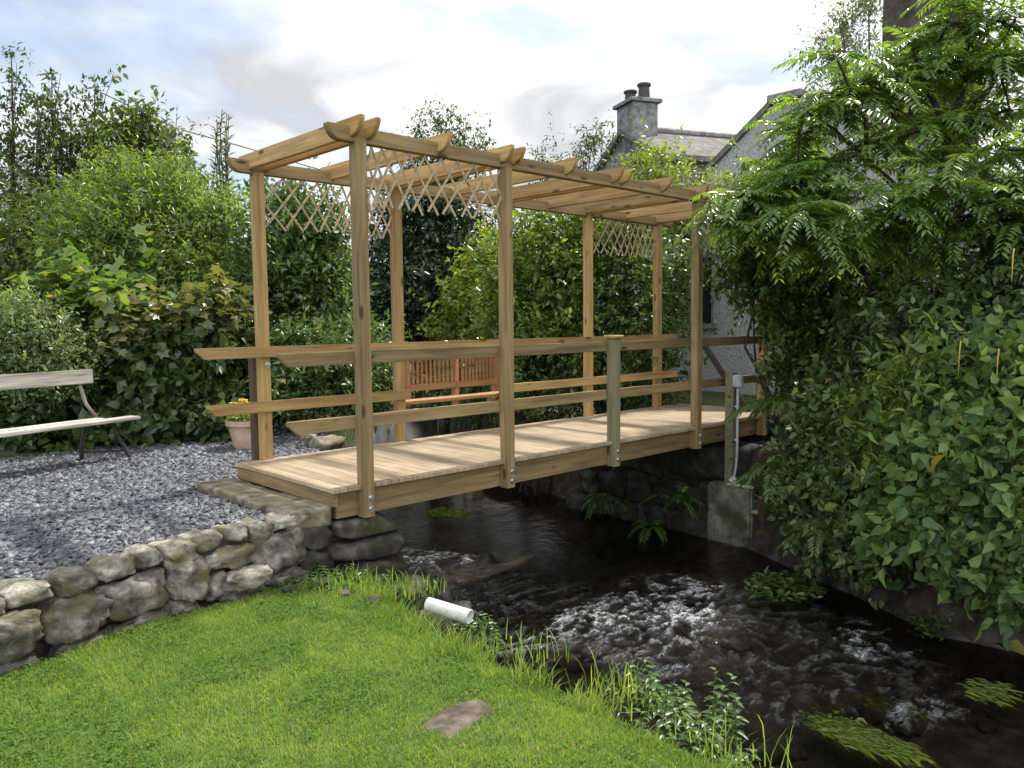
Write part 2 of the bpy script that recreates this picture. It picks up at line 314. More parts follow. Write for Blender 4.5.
def water_mat():
    m, nt, b, N, L = newmat('stream_water')
    nt.nodes.remove(b)
    t = N('ShaderNodeTexCoord'); at = N('ShaderNodeAttribute'); at.attribute_name = 'v'
    n1 = N('ShaderNodeTexNoise'); n1.inputs['Scale'].default_value = 17; n1.inputs['Detail'].default_value = 5; n1.inputs['Roughness'].default_value = 0.6
    mp = N('ShaderNodeVectorMath', operation='MULTIPLY'); L(t.outputs['Object'], mp.inputs[0]); mp.inputs[1].default_value = (0.6, 1.35, 1); L(mp.outputs[0], n1.inputs['Vector'])
    bp = N('ShaderNodeBump'); bp.inputs['Distance'].default_value = 0.035
    st = N('ShaderNodeMapRange'); L(at.outputs['Fac'], st.inputs[0]); st.inputs['To Min'].default_value = 0.08; st.inputs['To Max'].default_value = 1.0; L(st.outputs[0], bp.inputs['Strength'])
    L(n1.outputs['Fac'], bp.inputs['Height'])
    fr = N('ShaderNodeFresnel'); fr.inputs['IOR'].default_value = 1.33; L(bp.outputs[0], fr.inputs['Normal'])
    gl = N('ShaderNodeBsdfGlossy'); gl.inputs['Roughness'].default_value = 0.035; L(bp.outputs[0], gl.inputs['Normal'])
    tr = N('ShaderNodeBsdfTransparent'); tr.inputs['Color'].default_value = (0.62, 0.57, 0.52, 1)
    ms = N('ShaderNodeMixShader'); L(fr.outputs[0], ms.inputs[0]); L(tr.outputs[0], ms.inputs[1]); L(gl.outputs[0], ms.inputs[2])
    # white water breaking over stones; also paints ripple glints and sky reflections white
    n2 = N('ShaderNodeTexNoise'); n2.inputs['Scale'].default_value = 24; n2.inputs['Distortion'].default_value = 1.2; n2.inputs['Detail'].default_value = 8; n2.inputs['Roughness'].default_value = 0.72; L(mp.outputs[0], n2.inputs['Vector'])
    fo = N('ShaderNodeMath', operation='MULTIPLY'); a2 = N('ShaderNodeAttribute'); a2.attribute_name = 'foam_glints'
    fr2 = ramp(N, [(0.44, (0, 0, 0)), (0.62, (0.55, 0.56, 0.58))]); L(n2.outputs['Fac'], fr2.inputs[0]); L(fr2.outputs[0], fo.inputs[0]); L(a2.outputs['Fac'], fo.inputs[1])
    fd = N('ShaderNodeBsdfDiffuse'); fd.inputs['Color'].default_value = (0.7, 0.72, 0.74, 1)
    m2 = N('ShaderNodeMixShader'); L(fo.outputs[0], m2.inputs[0]); L(ms.outputs[0], m2.inputs[1]); L(fd.outputs[0], m2.inputs[2])
    L(m2.outputs[0], nt.nodes['Material Output'].inputs['Surface'])
    return m
M_water = water_mat()

# ------------------------------------------------------------------ terrain
W = 1.627
WATER = -1.45
def interp(y, pts):
    ys = [p[0] for p in pts]; xs = [p[1] for p in pts]; return np.interp(y, ys, xs)
EDGE = [(-9, -.55), (-3.4, -.52), (-2.6, -.49), (-1.75, -.50), (-.9, -.38), (-.3, -.08), (0.2, .28), (1.8, .35), (2.6, 1.1), (3.7, 1.9), (5.5, 2.5), (9, 4.4), (16, 9), (40, 28)]
XL = [(-9, .9), (-3, .75), (-1.5, .62), (-.5, .62), (0.2, .62), (1.8, .7), (2.6, 1.4), (3.7, 2.3), (5.5, 3.0), (9, 5.0), (16, 9.8), (40, 29)]
XR = [(-9, 3.2), (-5, 3.9), (-3.5, 3.85), (-2.84, 3.75), (-2.0, 4.2), (-1.28, 4.5), (-.4, 4.95), (.2, 5.0), (1.8, 5.1), (3.7, 5.6), (5.5, 6.2), (9, 8.2), (16, 12.5), (40, 32)]
WALLF = [(-9, -2.7), (-4.4, -1.15), (-2.6, -.44), (-1.5, -.14), (-.9, -.02), (-.33, .07), (.3, .07), (30, .07)]   # front face of the retaining wall, x -> y
def smooth01(t): t = np.clip(t, 0, 1); return t*t*(3-2*t)
def vnoise(x, y, s, seed=0):
    x = x*s+seed*13.1; y = y*s+seed*7.7
    xi = np.floor(x); yi = np.floor(y); fx = x-xi; fy = y-yi; fx = fx*fx*(3-2*fx); fy = fy*fy*(3-2*fy)
    def h(a, b): v = np.sin(a*127.1+b*311.7)*43758.5453; return v-np.floor(v)
    return (h(xi, yi)*(1-fx)+h(xi+1, yi)*fx)*(1-fy)+(h(xi, yi+1)*(1-fx)+h(xi+1, yi+1)*fx)*fy
def ground_z(x, y):
    x = np.asarray(x, float); y = np.asarray(y, float)
    lawn = -.55 + .03*np.clip(-y-2.0, -2, 3)*.5 + .05*np.clip(-x-1, 0, 4)*.4 + .03*(vnoise(x, y, 1.1, 2)-.5)
    wy = np.interp(x, [p[0] for p in WALLF], [p[1] for p in WALLF])
    foot = np.interp(x, [-9, -1.6, -1.0, -.5, .2], [.02, .02, .10, .24, .30])
    lawn = lawn - .07*smooth01((y-wy+foot+.12)/.2)*(foot > .05) - .02*smooth01((y-wy+.2)/.2)
    lawn = lawn - .09*smooth01((x-interp(y, EDGE)+.45)/.45)*(y < .1)
    yard = -.2 + .02*(vnoise(x, y, .9, 3)-.5) + .05*np.clip(y-5, 0, 12)
    left = np.where(y > wy+.12, yard, lawn)
    e = interp(y, EDGE); xl = interp(y, XL); xr = interp(y, XR)
    t = 1-(1-np.clip((x-e+.03)/np.maximum(xl-e, .05), 0, 1))**2.0
    bed = -1.66 - .1*(vnoise(x, y, 1.4, 5)-.5) - .05*(vnoise(x, y, 5, 6)-.5)
    z = left*(1-t)+bed*t
    right = -.35 + .05*(x-xr) * (x < xr+6) + .3*(x >= xr+6) + .1*(vnoise(x, y, 1.2, 8)-.5) + .04*np.clip(y-5, 0, 12)
    right = np.where((y > -.2) & (y < 2.0) & (x > 6.2) & (x < 9), -.06, right)
    tr = smooth01((x-xr+.12)/.5)
    z = np.where(x > (xl+xr)/2, bed*(1-tr)+right*tr, z)
    far = np.hypot(x-3, y-2)
    return z + np.clip(far-26, 0, 60)*.02
xs = np.concatenate([[-600, -300, -150, -80, -45, -28, -18, -12, -9], np.arange(-7, 13, .09), [13.5, 15, 18, 24, 34, 50, 90, 160, 320, 600]])
ys = np.concatenate([[-600, -300, -150, -80, -45, -28, -18, -12, -9], np.arange(-7, 14, .09), [14.5, 16, 19, 25, 35, 50, 90, 160, 320, 600]])
X, Y = np.meshgrid(xs, ys); Z = ground_z(X, Y)
nx, ny = len(xs), len(ys)
ii, jj = np.meshgrid(np.arange(nx-1), np.arange(ny-1)); a = (jj*nx+ii).ravel()
quads = np.stack([a, a+1, a+nx+1, a+nx], 1)
cx = (X[:-1, :-1]+X[1:, 1:]).ravel()/2; cy = (Y[:-1, :-1]+Y[1:, 1:]).ravel()/2
VV = np.stack([X.ravel(), Y.ravel(), Z.ravel()], 1)
wyc = np.interp(cx, [p[0] for p in WALLF], [p[1] for p in WALLF])
ec = interp(cy, EDGE); xlc = interp(cy, XL); xrc = interp(cy, XR)
inbox = (cx > -7) & (cx < 13) & (cy > -7) & (cy < 14)
footc = np.interp(cx, [-9, -1.6, -1.0, -.5, .2], [.02, .02, .10, .24, .30])
is_lawn = inbox & (cy < wyc-footc) & (cx < ec+.10)
is_grav = inbox & (cy >= wyc+.1) & (cx < ec+.05) & (cy < 4.75)
is_bed = inbox & (cx > xlc-.25) & (cx < xrc+.05)
is_bank = inbox & ~is_lawn & ~is_grav & ~is_bed & (((cx > ec) & (cx < xrc+1.2)) | ((cy < wyc+.1) & (cx < ec+.3)))
is_rest = ~(is_lawn | is_grav | is_bed | is_bank)
def sub_sheet(name, mask, mat):
    q = quads[mask]; u, inv = np.unique(q.ravel(), return_inverse=True)
    me = np_mesh(name, VV[u], inv.ravel(), np.full(len(q), 4), smooth=True); link(name, me, mat, kind='structure')
sub_sheet('lawn', is_lawn, M_lawnsoil); sub_sheet('gravel_yard', is_grav, M_gravelbed)
sub_sheet('stream_bed', is_bed, M_bed); sub_sheet('stream_bank', is_bank, M_soil); sub_sheet('ground', is_rest, M_garden)

# water: a rippled sheet, rougher over the two shallow riffles
wx = np.arange(0.0, 5.6, .022); wy_ = np.arange(-4.6, 3.4, .026)
WX, WY = np.meshgrid(wx, wy_)
def bump2(x, y, cx, cy, rx, ry): return np.clip(1-((x-cx)/rx)**2-((y-cy)/ry)**2, 0, 1)**.7
rif = np.maximum(bump2(WX, WY, 1.5, .9, 1.25, 1.9), bump2(WX, WY, 2.55, -1.5, 1.35, 2.0))
rif = np.maximum(rif, .12); rif *= (.55+.75*vnoise(WX, WY, 1.6, 21)); rif = np.clip(rif, 0.04, 1)
def ridge(x, y, s, sd): return 1-np.abs(2*vnoise(x, y, s, sd)-1)
h = np.zeros_like(WX)
wxx = WX*.85+.25*vnoise(WX, WY, 2.2, 30); wyy = WY*1.35+.25*vnoise(WX, WY, 2.2, 31)
for s, am, sd in ((3.6, .018, 33), (8, .022, 34), (15, .019, 35), (27, .010, 36)): h += am*(ridge(wxx, wyy, s, sd)-.5)
hz = WATER + h*rif*1.7 + .03*bump2(WX, WY, 2.4, -1.8, 1.2, 1.6)
crest = np.clip((h/np.maximum(h.max(), 1e-6)-.28)/.32, 0, 1)**1.3
foam_glints = crest*(.2+.8*(vnoise(WX*.6+WY*.5, WY-WX*.3, 1.7, 77) > .5))*1.6*np.clip(bump2(WX, WY, 1.95, -2.45, .6, .5)*1.1 + .8*bump2(WX, WY, 3.1, -.75, .7, .7) + .85*bump2(WX, WY, 2.5, -1.6, 1.3, 1.9) + .8*1.4*bump2(WX, WY, 1.5, .9, 1.2, 1.8), 0, 1)
a = (np.arange(len(wy_)-1)[:, None]*len(wx)+np.arange(len(wx)-1)[None]).ravel(); n_ = len(wx)
q = np.stack([a, a+1, a+n_+1, a+n_], 1)
me = np_mesh('water', np.stack([WX.ravel(), WY.ravel(), hz.ravel()], 1), q.ravel(), np.full(len(q), 4), smooth=True, var=rif.ravel())
at_ = me.attributes.new('foam_glints', 'FLOAT', 'POINT'); at_.data.foreach_set('value', foam_glints.ravel().astype(np.float32))
link('water', me, M_water, kind='structure')
mb = MB()
for (x0, x1, y0, y1) in ((0, 5.6, -12, -4.6), (0, 14, 3.374, 16)):
    b = len(mb.v); mb.v += [Vector((x0, y0, WATER)), Vector((x1, y0, WATER)), Vector((x1, y1, WATER)), Vector((x0, y1, WATER))]; mb.f.append((b, b+1, b+2, b+3))
mb.build('water', M_water, kind='structure')

# ------------------------------------------------------------------ stones
def stone_block(mb_v, mb_f, var, c, size, rot=0, seed=0, power=6, cuts=4, rough=0.06, v=0.5, tilt=0):
    bm = bmesh.new(); bmesh.ops.create_cube(bm, size=2.0); bmesh.ops.subdivide_edges(bm, edges=list(bm.edges), cuts=cuts+3, use_grid_fill=True)
    Mr = Matrix.Rotation(rot, 3, 'Z') @ Matrix.Rotation(tilt, 3, 'Y'); b = len(mb_v)
    bm.verts.ensure_lookup_table()
    k = Vector((seed*3.17, seed*1.7, seed*.9))
    planes = []
    for _ in range(11):
        q = Vector((random.gauss(0, 1), random.gauss(0, 1), random.gauss(0, 1))).normalized(); planes.append((q, random.uniform(.86, 1.12)))
    for i, vt in enumerate(bm.verts):
        p = vt.co; n = (abs(p.x)**power+abs(p.y)**power+abs(p.z)**power)**(1/power); p = p/n
        if power < 12:
            for q, dd in planes:
                ov = p.dot(q)-dd
                if ov > 0: p = p - q*ov*.92
        d = noise.noise(p*1.1+k)*rough*1.9 + noise.noise(p*2.7+k)*rough*1.1 + abs(noise.noise(p*4.3+k))*rough*-.9 + noise.noise(p*9+k)*rough*.6
        sk = Vector((p.x+.18*p.z*noise.noise(k), p.y, p.z*(1+.25*p.x*noise.noise(k*2+Vector((.3, .2, .1))))))
        p = Vector((sk.x*size[0]/2, sk.y*size[1]/2, sk.z*size[2]/2)) + p.normalized()*d*min(size)*1.4
        mb_v.append(Mr @ p + Vector(c)); var.append(v)
        vt.index = i
    for f in bm.faces: mb_f.append(tuple(b+x.index for x in f.verts))
    bm.free()
class Stones:
    def __init__(s): s.v = []; s.f = []; s.a = []
    def add(s, c, size, **k): stone_block(s.v, s.f, s.a, c, size, seed=random.random()*50, v=k.pop('v', random.uniform(.1, .95)), **k)
    def build(s, name, mat, parent=None):
        me = bpy.data.meshes.new(name); me.from_pydata([tuple(x) for x in s.v], [], s.f); me.update()
        at = me.attributes.new('v', 'FLOAT', 'POINT'); at.data.foreach_set('value', np.array(s.a, dtype=np.float32))
        for p in me.polygons: p.use_smooth = True
        return link(name, me, mat, parent)
def wallpt(x): return float(np.interp(x, [p[0] for p in WALLF], [p[1] for p in WALLF]))
wall = thing('retaining_wall', 'low dry stone retaining wall holding up the grey gravel beside the lawn', 'stone wall', (-2.0, -.3, -.6))
core = MB()
xk = np.linspace(-5.2, -.56, 24)
for x0, x1 in zip(xk[:-1], xk[1:]):
    b = len(core.v); y0, y1 = wallpt(x0), wallpt(x1)
    for (x, y) in ((x0, y0), (x1, y1)):
        core.v += [Vector((x, y+.07, -.9)), Vector((x, y+.28, -.9)), Vector((x, y+.28, -.2)), Vector((x, y+.07, -.2))]
    core.f += [(b, b+4, b+7, b+3), (b+3, b+7, b+6, b+2), (b+1, b+2, b+6, b+5)]
core.build('wall_core', M_mortar, wall)
cop = Stones(); x = -5.2
while x < -.64:
    l = random.uniform(.17, .31); hgt = random.uniform(.10, .15); xm = x+l/2; ang = math.atan2(wallpt(xm+.1)-wallpt(xm-.1), .2)
    cop.add((xm, wallpt(xm)+.115+random.uniform(-.02, .02), -.20-hgt/2+.06), (l*.99, random.uniform(.24, .31), hgt), rot=ang+random.uniform(-.1, .1), power=random.uniform(7, 11), rough=.065, cuts=5, v=random.choice([.35, .6, .85, 1.0, 1.0, .7]))
    x += l*.985
cop.build('coping_stones', M_stone, wall)
fs = Stones(); x = -5.2
while x < -.64:
    l = random.uniform(.26, .46); h1 = random.uniform(.19, .27); xm = x+l/2; ang = math.atan2(wallpt(xm+.1)-wallpt(xm-.1), .2)
    if random.random() < .28:
        fs.add((xm, wallpt(xm)+.06, -.27-.06), (l, .22, .14), rot=ang, power=9, rough=.065, cuts=5)
        l2 = l*.5
        fs.add((xm-l*.25, wallpt(xm-l*.25)+.03, -.27-.20), (l2*1.05, .22, .16), rot=ang, power=7, rough=.07, cuts=5)
        fs.add((xm+l*.25, wallpt(xm+l*.25)+.04, -.27-.20), (l2*1.02, .2, .15), rot=ang, power=7, rough=.07, cuts=5)
    else:
        fs.add((xm, wallpt(xm)+.03, -.27-h1/2+.02), (l*.99, .26, h1*1.08), rot=ang+random.uniform(-.06, .06), power=random.uniform(5, 9), rough=.075, cuts=5)
    fs.add((xm+random.uniform(-.1, .1), wallpt(xm)-.0, -.56), (l*.9, .2, .14), rot=ang, power=3, rough=.12, cuts=4, v=.2)
    x += l*.97
fs.build('face_stones', M_stone, wall)

rub = Stones()
for (px, py, w_) in ((300, 572, .2), (322, 585, .16), (352, 566, .22), (385, 578, .2), (205, 592, .14), (228, 600, .1), (290, 590, .1), (410, 585, .2), (345, 592, .09), (372, 592, .12)):
    c = PZ(px, py, -.55); rub.add((c.x, c.y, float(ground_z(c.x, c.y))+.01), (w_, w_*.7, w_*.55), rot=random.uniform(-.6, .6), power=4, rough=.1, cuts=3)
rub.build('foot_rubble', M_stoned, wall)
ab = thing('stone_abutment', 'dark damp stacked stone pier under the near end of the timber bridge', 'stone pier', (0, .3, -.9))
s = Stones()
s.add((-.42, .12, -.33), (.29, .3, .2), power=7, rough=.04, v=.35)
s.add((-.43, .10, -.52), (.30, .3, .2), power=7, rough=.05, v=.15)
s.add((-.42, .10, -.74), (.34, .34, .26), power=6, rough=.06, v=.2)
s.build('quoin_stones', M_stoned, ab)
s = Stones()
s.add((.03, .25, -.345), (.56, .52, .155), power=9, rough=.03, v=.8)
s.add((.02, .22, -.51), (.70, .58, .165), power=8, rough=.035, v=.35)
s.add((.02, .22, -.70), (.78, .60, .22), power=6, rough=.05, v=.2)
s.add((.0, 1.0, -.35), (.5, 1.0, .16), power=9, rough=.03, v=.5)
s.add((.0, 1.0, -.6), (.7, 1.1, .35), power=7, rough=.05, v=.3)
s.build('bearing_stones', M_stoned, ab)
s = Stones()
for (x, y, z, l, d, hh) in ((.35, -.15, -.92, .4, .35, .28), (.1, -.3, -.84, .36, .3, .24), (.62, .05, -1.15, .4, .4, .3), (.5, -.38, -1.12, .36, .3, .3), (.75, .45, -1.2, .4, .45, .4), (.7, 1.2, -1.2, .5, .6, .5), (.2, .5, -1.0, .8, 1.4, .5), (.68, -.15, -1.38, .36, .3, .2), (.25, -.42, -.99, .3, .25, .2)):
    s.add((x, y, z), (l, d, hh), rot=random.uniform(-.5, .5), power=3, rough=.12, v=random.uniform(.1, .6))
s.build('footing_rubble', M_stoned, ab)

st = thing('stone_step', 'mossy brown flagstone step in front of the bridge deck', 'step', (-.45, .9, -.3))
y = .02
for w_ in (.42, .36, .46, .43):
    q = Stones(); q.add((-.455, y+w_/2, -.2), (.36, w_*.985, .14), power=14, rough=.015, v=.5, cuts=5); q.build('slab', M_flag, st); y += w_

# right abutment and concrete block
ra = thing('stone_abutment', 'dark far bank wall of rubble stone under the house end of the bridge', 'stone pier', (5.3, .9, -1.5))
s = Stones()
for r in range(3):
    y = .2+.1*r
    while y < 2.4:
        l = random.uniform(.35, .6); s.add((5.28+.05*r, y+l/2, -1.38+r*.34), (.55, l, .36), power=5, rough=.06, v=random.uniform(.1, .6)); y += l
s.build('bank_stones', M_bankst, ra)
s = Stones(); s.add((5.42, .7, -.55), (.7, 1.9, .5), power=10, rough=.03, v=.2); s.build('bearing_stone', M_bankst, ra)
cb = bpy.data.meshes.new('concrete_block'); bm = bmesh.new(); bmesh.ops.create_cube(bm, size=1)
bmesh.ops.scale(bm, vec=(.6, .6, 1.0), verts=bm.verts); bmesh.ops.bevel(bm, geom=list(bm.edges), offset=.025, segments=2, affect='EDGES')
bmesh.ops.subdivide_edges(bm, edges=[e for e in bm.edges if e.calc_length() > .2], cuts=8, use_grid_fill=True)
for v in bm.verts: v.co += Vector((noise.noise(v.co*4), noise.noise(v.co*4+Vector((9, 0, 0))), noise.noise(v.co*4+Vector((0, 9, 0)))))*.014
bm.to_mesh(cb); bm.free(); cbo = link('concrete_block', cb, M_conc, M=Matrix.Translation((5.26, -.13, -1.24)))
tag(cbo, 'stained square concrete block standing in the water below the electric box', 'concrete block')

# ------------------------------------------------------------------ the bridge
br = thing('footbridge', 'new pine timber footbridge with pergola roof and railings crossing the stream', 'footbridge', (2.9, .8, -.25))
S = 1.4853
def timber(name, parent, p0, p1, h, t, mat, up=(0, 0, 1), cut0=None, cut1=None, bev=.004, offs=0):
    """prism along p0->p1, h tall along 'up', t thick; ends can be cut ('miter' or 'scoop' on the underside)"""
    p0 = Vector(p0); p1 = Vector(p1); L = (p1-p0).length; xa = (p1-p0).normalized(); u = Vector(up); za = (u-xa*u.dot(xa)).normalized(); ya = za.cross(xa)
    prof = []
    def endprof(kind):
        if kind == 'miter': return [(h*.75, -h/2), (0, h*.22), (0, h/2)]
        if kind == 'scoop':
            return [(h*1.15*math.cos(a_*math.pi/2/6)**1.0*1.0, -h/2+h*.78*math.sin(a_*math.pi/2/6)) for a_ in range(0, 7)] + [(0.0, h/2)] if False else \
                   [(h*1.05, -h/2), (h*.72, -h*.46), (h*.42, -h*.30), (h*.18, -h*.04), (h*.03, h*.25), (0, h*.34), (0, h/2)]
        return [(0, -h/2), (0, h/2)]
    e0 = endprof(cut0); e1 = endprof(cut1)
    prof = [(x, z) for x, z in reversed(e0)] + [(L-x, z) for x, z in e1]
    bm = bmesh.new(); A = [bm.verts.new((x, -t/2, z)) for x, z in prof]; B = [bm.verts.new((x, t/2, z)) for x, z in prof]
    bm.faces.new(A); bm.faces.new(list(reversed(B))); n = len(prof)
    for i in range(n): bm.faces.new((A[i], B[i], B[(i+1) % n], A[(i+1) % n]))
    bmesh.ops.recalc_face_normals(bm, faces=bm.faces)
    if bev: bmesh.ops.bevel(bm, geom=list(bm.edges), offset=bev, segments=2, affect='EDGES', clamp_overlap=True)
    for v in bm.verts: v.co.x -= offs
    me = bpy.data.meshes.new(name); bm.to_mesh(me); bm.free()
    M = Matrix(((xa.x, ya.x, za.x, p0.x), (xa.y, ya.y, za.y, p0.y), (xa.z, ya.z, za.z, p0.z), (0, 0, 0, 1)))
    return link(name, me, mat, parent, M=M)
# deck
mb = MB(); var = []; x = -.285
while x < 6.5:
    w_ = .1165; mb.box((x+w_/2, W/2, -.016), (w_, W+.03, .032)); var += [random.random()]*8; x += .1195
me = bpy.data.meshes.new('deck_boards'); me.from_pydata([tuple(v) for v in mb.v], [], mb.f)
me.attributes.new('v', 'FLOAT', 'POINT').data.foreach_set('value', np.array(var, dtype=np.float32))
bm = bmesh.new(); bm.from_mesh(me); bmesh.ops.bevel(bm, geom=list(bm.edges), offset=.0025, segments=1, affect='EDGES'); bm.to_mesh(me); bm.free()
link('deck_boards', me, M_deck, br)
timber('end_board', br, (-.262, .0, -.085), (-.262, W, -.085), .1, .035, M_wood)
fas0 = timber('bearer_beam', br, (-.235, .085, -.137), (6.4, .085, -.137), .205, .07, M_wood)
timber('bearer_beam', br, (-.235, W-.085, -.137), (6.4, W-.085, -.137), .205, .07, M_wood)
timber('bearer_beam', br, (-.235, W/2, -.137), (6.4, W/2, -.137), .205, .07, M_wood)
PT = 2.555; PW = .095
posts = []
def bolt(parent, x, y, z, sgn=-1):
    m = MB(); n = 14
    for r, y0, y1, k in ((.027, 0, .005, 16), (.016, .005, .016, 6)):
        b = len(m.v)
        for yy in (y0, y1):
            for j in range(k):
                t = 2*math.pi*j/k; m.v.append(Vector((x+r*math.cos(t), y+sgn*yy, z+r*math.sin(t))))
        for j in range(k): m.f.append((b+j, b+(j+1) % k, b+k+(j+1) % k, b+k+j))
        m.f.append(tuple(b+k+j for j in range(k)))
    me = bpy.data.meshes.new('bolt'); me.from_pydata([tuple(v) for v in m.v], [], m.f); me.update()
    o = link('bolt', me, M_steel, None); o.parent = parent; o.matrix_basis = parent_inv(parent) ; return o
def parent_inv(p):
    # mesh given in world coordinates: undo the post's own placement
    return (Matrix.Translation(root_loc(br)) @ p.matrix_basis).inverted()
for k in range(5):
    x = k*S
    if k == 2:
        p = timber('post', br, (x, 0.0, -.255), (x, 0.0, 1.045), PW+.005, PW+.005, M_woodg, up=(0, 1, 0)); 
        c = MB(); c.box((x, 0, 1.062), (.15, .15, .034)); cc_ = c.build('post_cap', M_woodw, None, bevel=.008); cc_.parent = p; cc_.matrix_basis = parent_inv(p)
        q = timber('post', br, (x, W, -.25), (x, W, 1.07), PW, PW, M_wood, up=(0, 1, 0))
    else:
        top = PT
        p = timber('post', br, (x, 0, -.25), (x, 0, top), PW, PW, M_wood if k < 4 else M_woodw, up=(0, 1, 0))
        q = timber('post', br, (x, W, -.25), (x, W, top), PW, PW, M_woodw, up=(0, 1, 0))
    for z in (-.10, -.185):
        bolt(p, x+.012, -PW/2-.001, z)
    if k == 0:
        bolt(q, x+.02, W-PW/2-.001, .86)
timber('old_post', br, (-.03, W+.10, -.25), (-.03, W+.10, .93), .09, .09, M_woodd, up=(0, 1, 0))
# top beams along the bridge
for y, mt in ((0, M_wood), (W, M_wood)):
    timber('top_beam', br, (-.265, y, 2.60), (4*S+.34, y, 2.60), .112, .07, mt, cut0='scoop', cut1='scoop')
# rafters: double at each post, single between
for k2 in range(9):
    x = k2*S/2
    for dxx in ((-.068, .068) if k2 % 2 == 0 else (0,)):
        timber('rafter', br, (x+dxx, -.18, 2.645), (x+dxx, W+.16, 2.645), .135, .04, M_woodw, cut0='scoop', cut1='scoop')
# rails on the inner faces of the posts
def rail(y, z, x0, x1, mt, cuts=('miter', None)): timber('rail', br, (x0, y, z), (x1, y, z), .098, .042, mt, cut0=cuts[0], cut1=cuts[1])
rail(.07, .965, -.66, 6.35, M_wood); rail(.07, .475, -.60, 6.35, M_wood)
rail(W-.07, .975, -.64, 6.3, M_woodw); 
rail(W-.07, .485, -.56, 1*S+.09, M_woodw); rail(W-.07, .455, 2*S-.07, 6.3, M_woodw)
# trellis strips under the beams in the end bays
def trellis(x0, x1, y, seed):
    r = random.Random(seed); m = MB(); n = 10; hgt = .46; z1 = 2.542; run = .27; L = x1-x0
    def pos(t): # uneven, stretched lattice
        t = max(-.06, min(1.06, t)); return x0+L*(t+.09*math.sin(t*3.0)*(1-t)*2*(-1 if seed % 2 else 1))
    for k in range(-1, n+2):
        for sgn in (1, -1):
            ta = k/n; tb = ta + sgn*run/L*(1+.08*r.uniform(-1, 1))
            za, zb = z1, z1-hgt*(1+r.uniform(-.05, .03))
            if ta < 0 or ta > 1:
                if tb < 0 or tb > 1: continue
            def clipt(tA, zA, tB, zB, lim):
                f = (lim-tA)/(tB-tA); return lim, zA+(zB-zA)*f
            if ta < 0: ta, za = clipt(ta, za, tb, zb, 0)
            if ta > 1: ta, za = clipt(ta, za, tb, zb, 1)
            if tb < 0: tb, zb = clipt(ta, za, tb, zb, 0)
            if tb > 1: tb, zb = clipt(ta, za, tb, zb, 1)
            if abs(za-zb) < .05: continue
            A = Vector((pos(ta), y+sgn*.0065, za)); B = Vector((pos(tb), y+sgn*.0065, zb))
            d = (B-A); Lh = d.length; d.normalize(); sd = Vector((0, 1, 0)); nn = d.cross(sd)
            Mx = Matrix(((nn.x, sd.x, d.x), (nn.y, sd.y, d.y), (nn.z, sd.z, d.z)))
            m.box((A+B)/2, (.018, .008, Lh), Mx)
    m.build('trellis', M_lath, br)
e_ = PW/2
trellis(e_, S-e_, 0, 1); trellis(e_, S-e_, W, 2); trellis(3*S+e_, 4*S-e_, 0, 3); trellis(3*S+e_, 4*S-e_, W, 4)
# slatted bench back built into the far railing
m = MB()
xs_ = np.linspace(1.93, 2.49, 9)
for (xa_, xb_) in ((1.93, 2.48), (2.64, 3.13)):
    for x in np.linspace(xa_, xb_, 10): m.box((x, W+.36, .72), (.026, .02, .42))
m.build('seat_slats', M_seat, br)
for x in (1.87, 2.565, 3.19): timber('seat_post', br, (x, W+.40, .2), (x, W+.40, .98), .075, .06, M_seat, up=(0, 1, 0))
timber('seat_rail', br, (1.84, W+.36, .505), (3.22, W+.36, .505), .075, .035, M_seat)
timber('seat_rail', br, (1.84, W+.36, .93), (3.22, W+.36, .93), .07, .035, M_seat)
timber('seat_board', br, (1.58, W+.2, .372), (3.22, W+.2, .372), .035, .22, M_seat)
timber('seat_bearer', br, (1.75, W-.1, .26), (1.75, W+.42, .26), .1, .06, M_woodw); timber('seat_bearer', br, (3.1, W-.1, .26), (3.1, W+.42, .26), .1, .06, M_woodw)

# ------------------------------------------------------------------ electric post, box, conduit, pipe, rail
ep = MB(); ep.box((5.045, -.095, -.08), (.10, .10, 1.36)); epo = ep.build('wooden_post', M_woodg, bevel=.006)
tag(epo, 'short dark grey timber post carrying the electric box beside the bridge', 'post')
jb = thing('junction_box', 'small grey electric box with a conduit running down the dark post', 'electric box', (5.02, -.18, -.7))
m = MB(); m.box((5.035, -.19, .50), (.075, .11, .15)); m.build('box', M_boxgrey, jb, bevel=.012)
m = MB(); m.box((4.99, -.19, .50), (.012, .085, .12)); m.build('lid', M_boxgrey, jb, bevel=.004)
m = MB(); m.tube([(5.035, -.19, .43), (5.035, -.19, -.35), (5.025, -.185, -.52), (5.0, -.17, -.66), (5.0, -.17, -.73)], .016, 8); m.build('conduit', M_boxgrey, jb, smooth=True)
m = MB(); m.tube([(5.0, -.17, -.74), (5.0, -.17, -.64)], .034, 10); m.tube([(4.96, -.14, -.69), (5.0, -.17, -.67)], .028, 10); m.build('elbow_fitting', M_pvc, jb)
m = MB(); m.tube([(5.045, -.16, .43), (5.05, -.14, .3), (5.04, -.14, .15), (5.05, -.145, .05)], .006, 6); m.build('cable', M_wire, jb)
for z in (.2, -.2):
    m = MB(); m.box((5.035, -.182, z), (.045, .04, .02)); m.build('clip', M_pvc, jb, bevel=.003)
m = MB(); m.box((4.99, -.27, -.728), (.05, .34, .022)); o = m.build('metal_strip', M_pvc, bevel=.003); tag(o, 'pale metal strip lying along the top edge of the concrete block', 'strip')

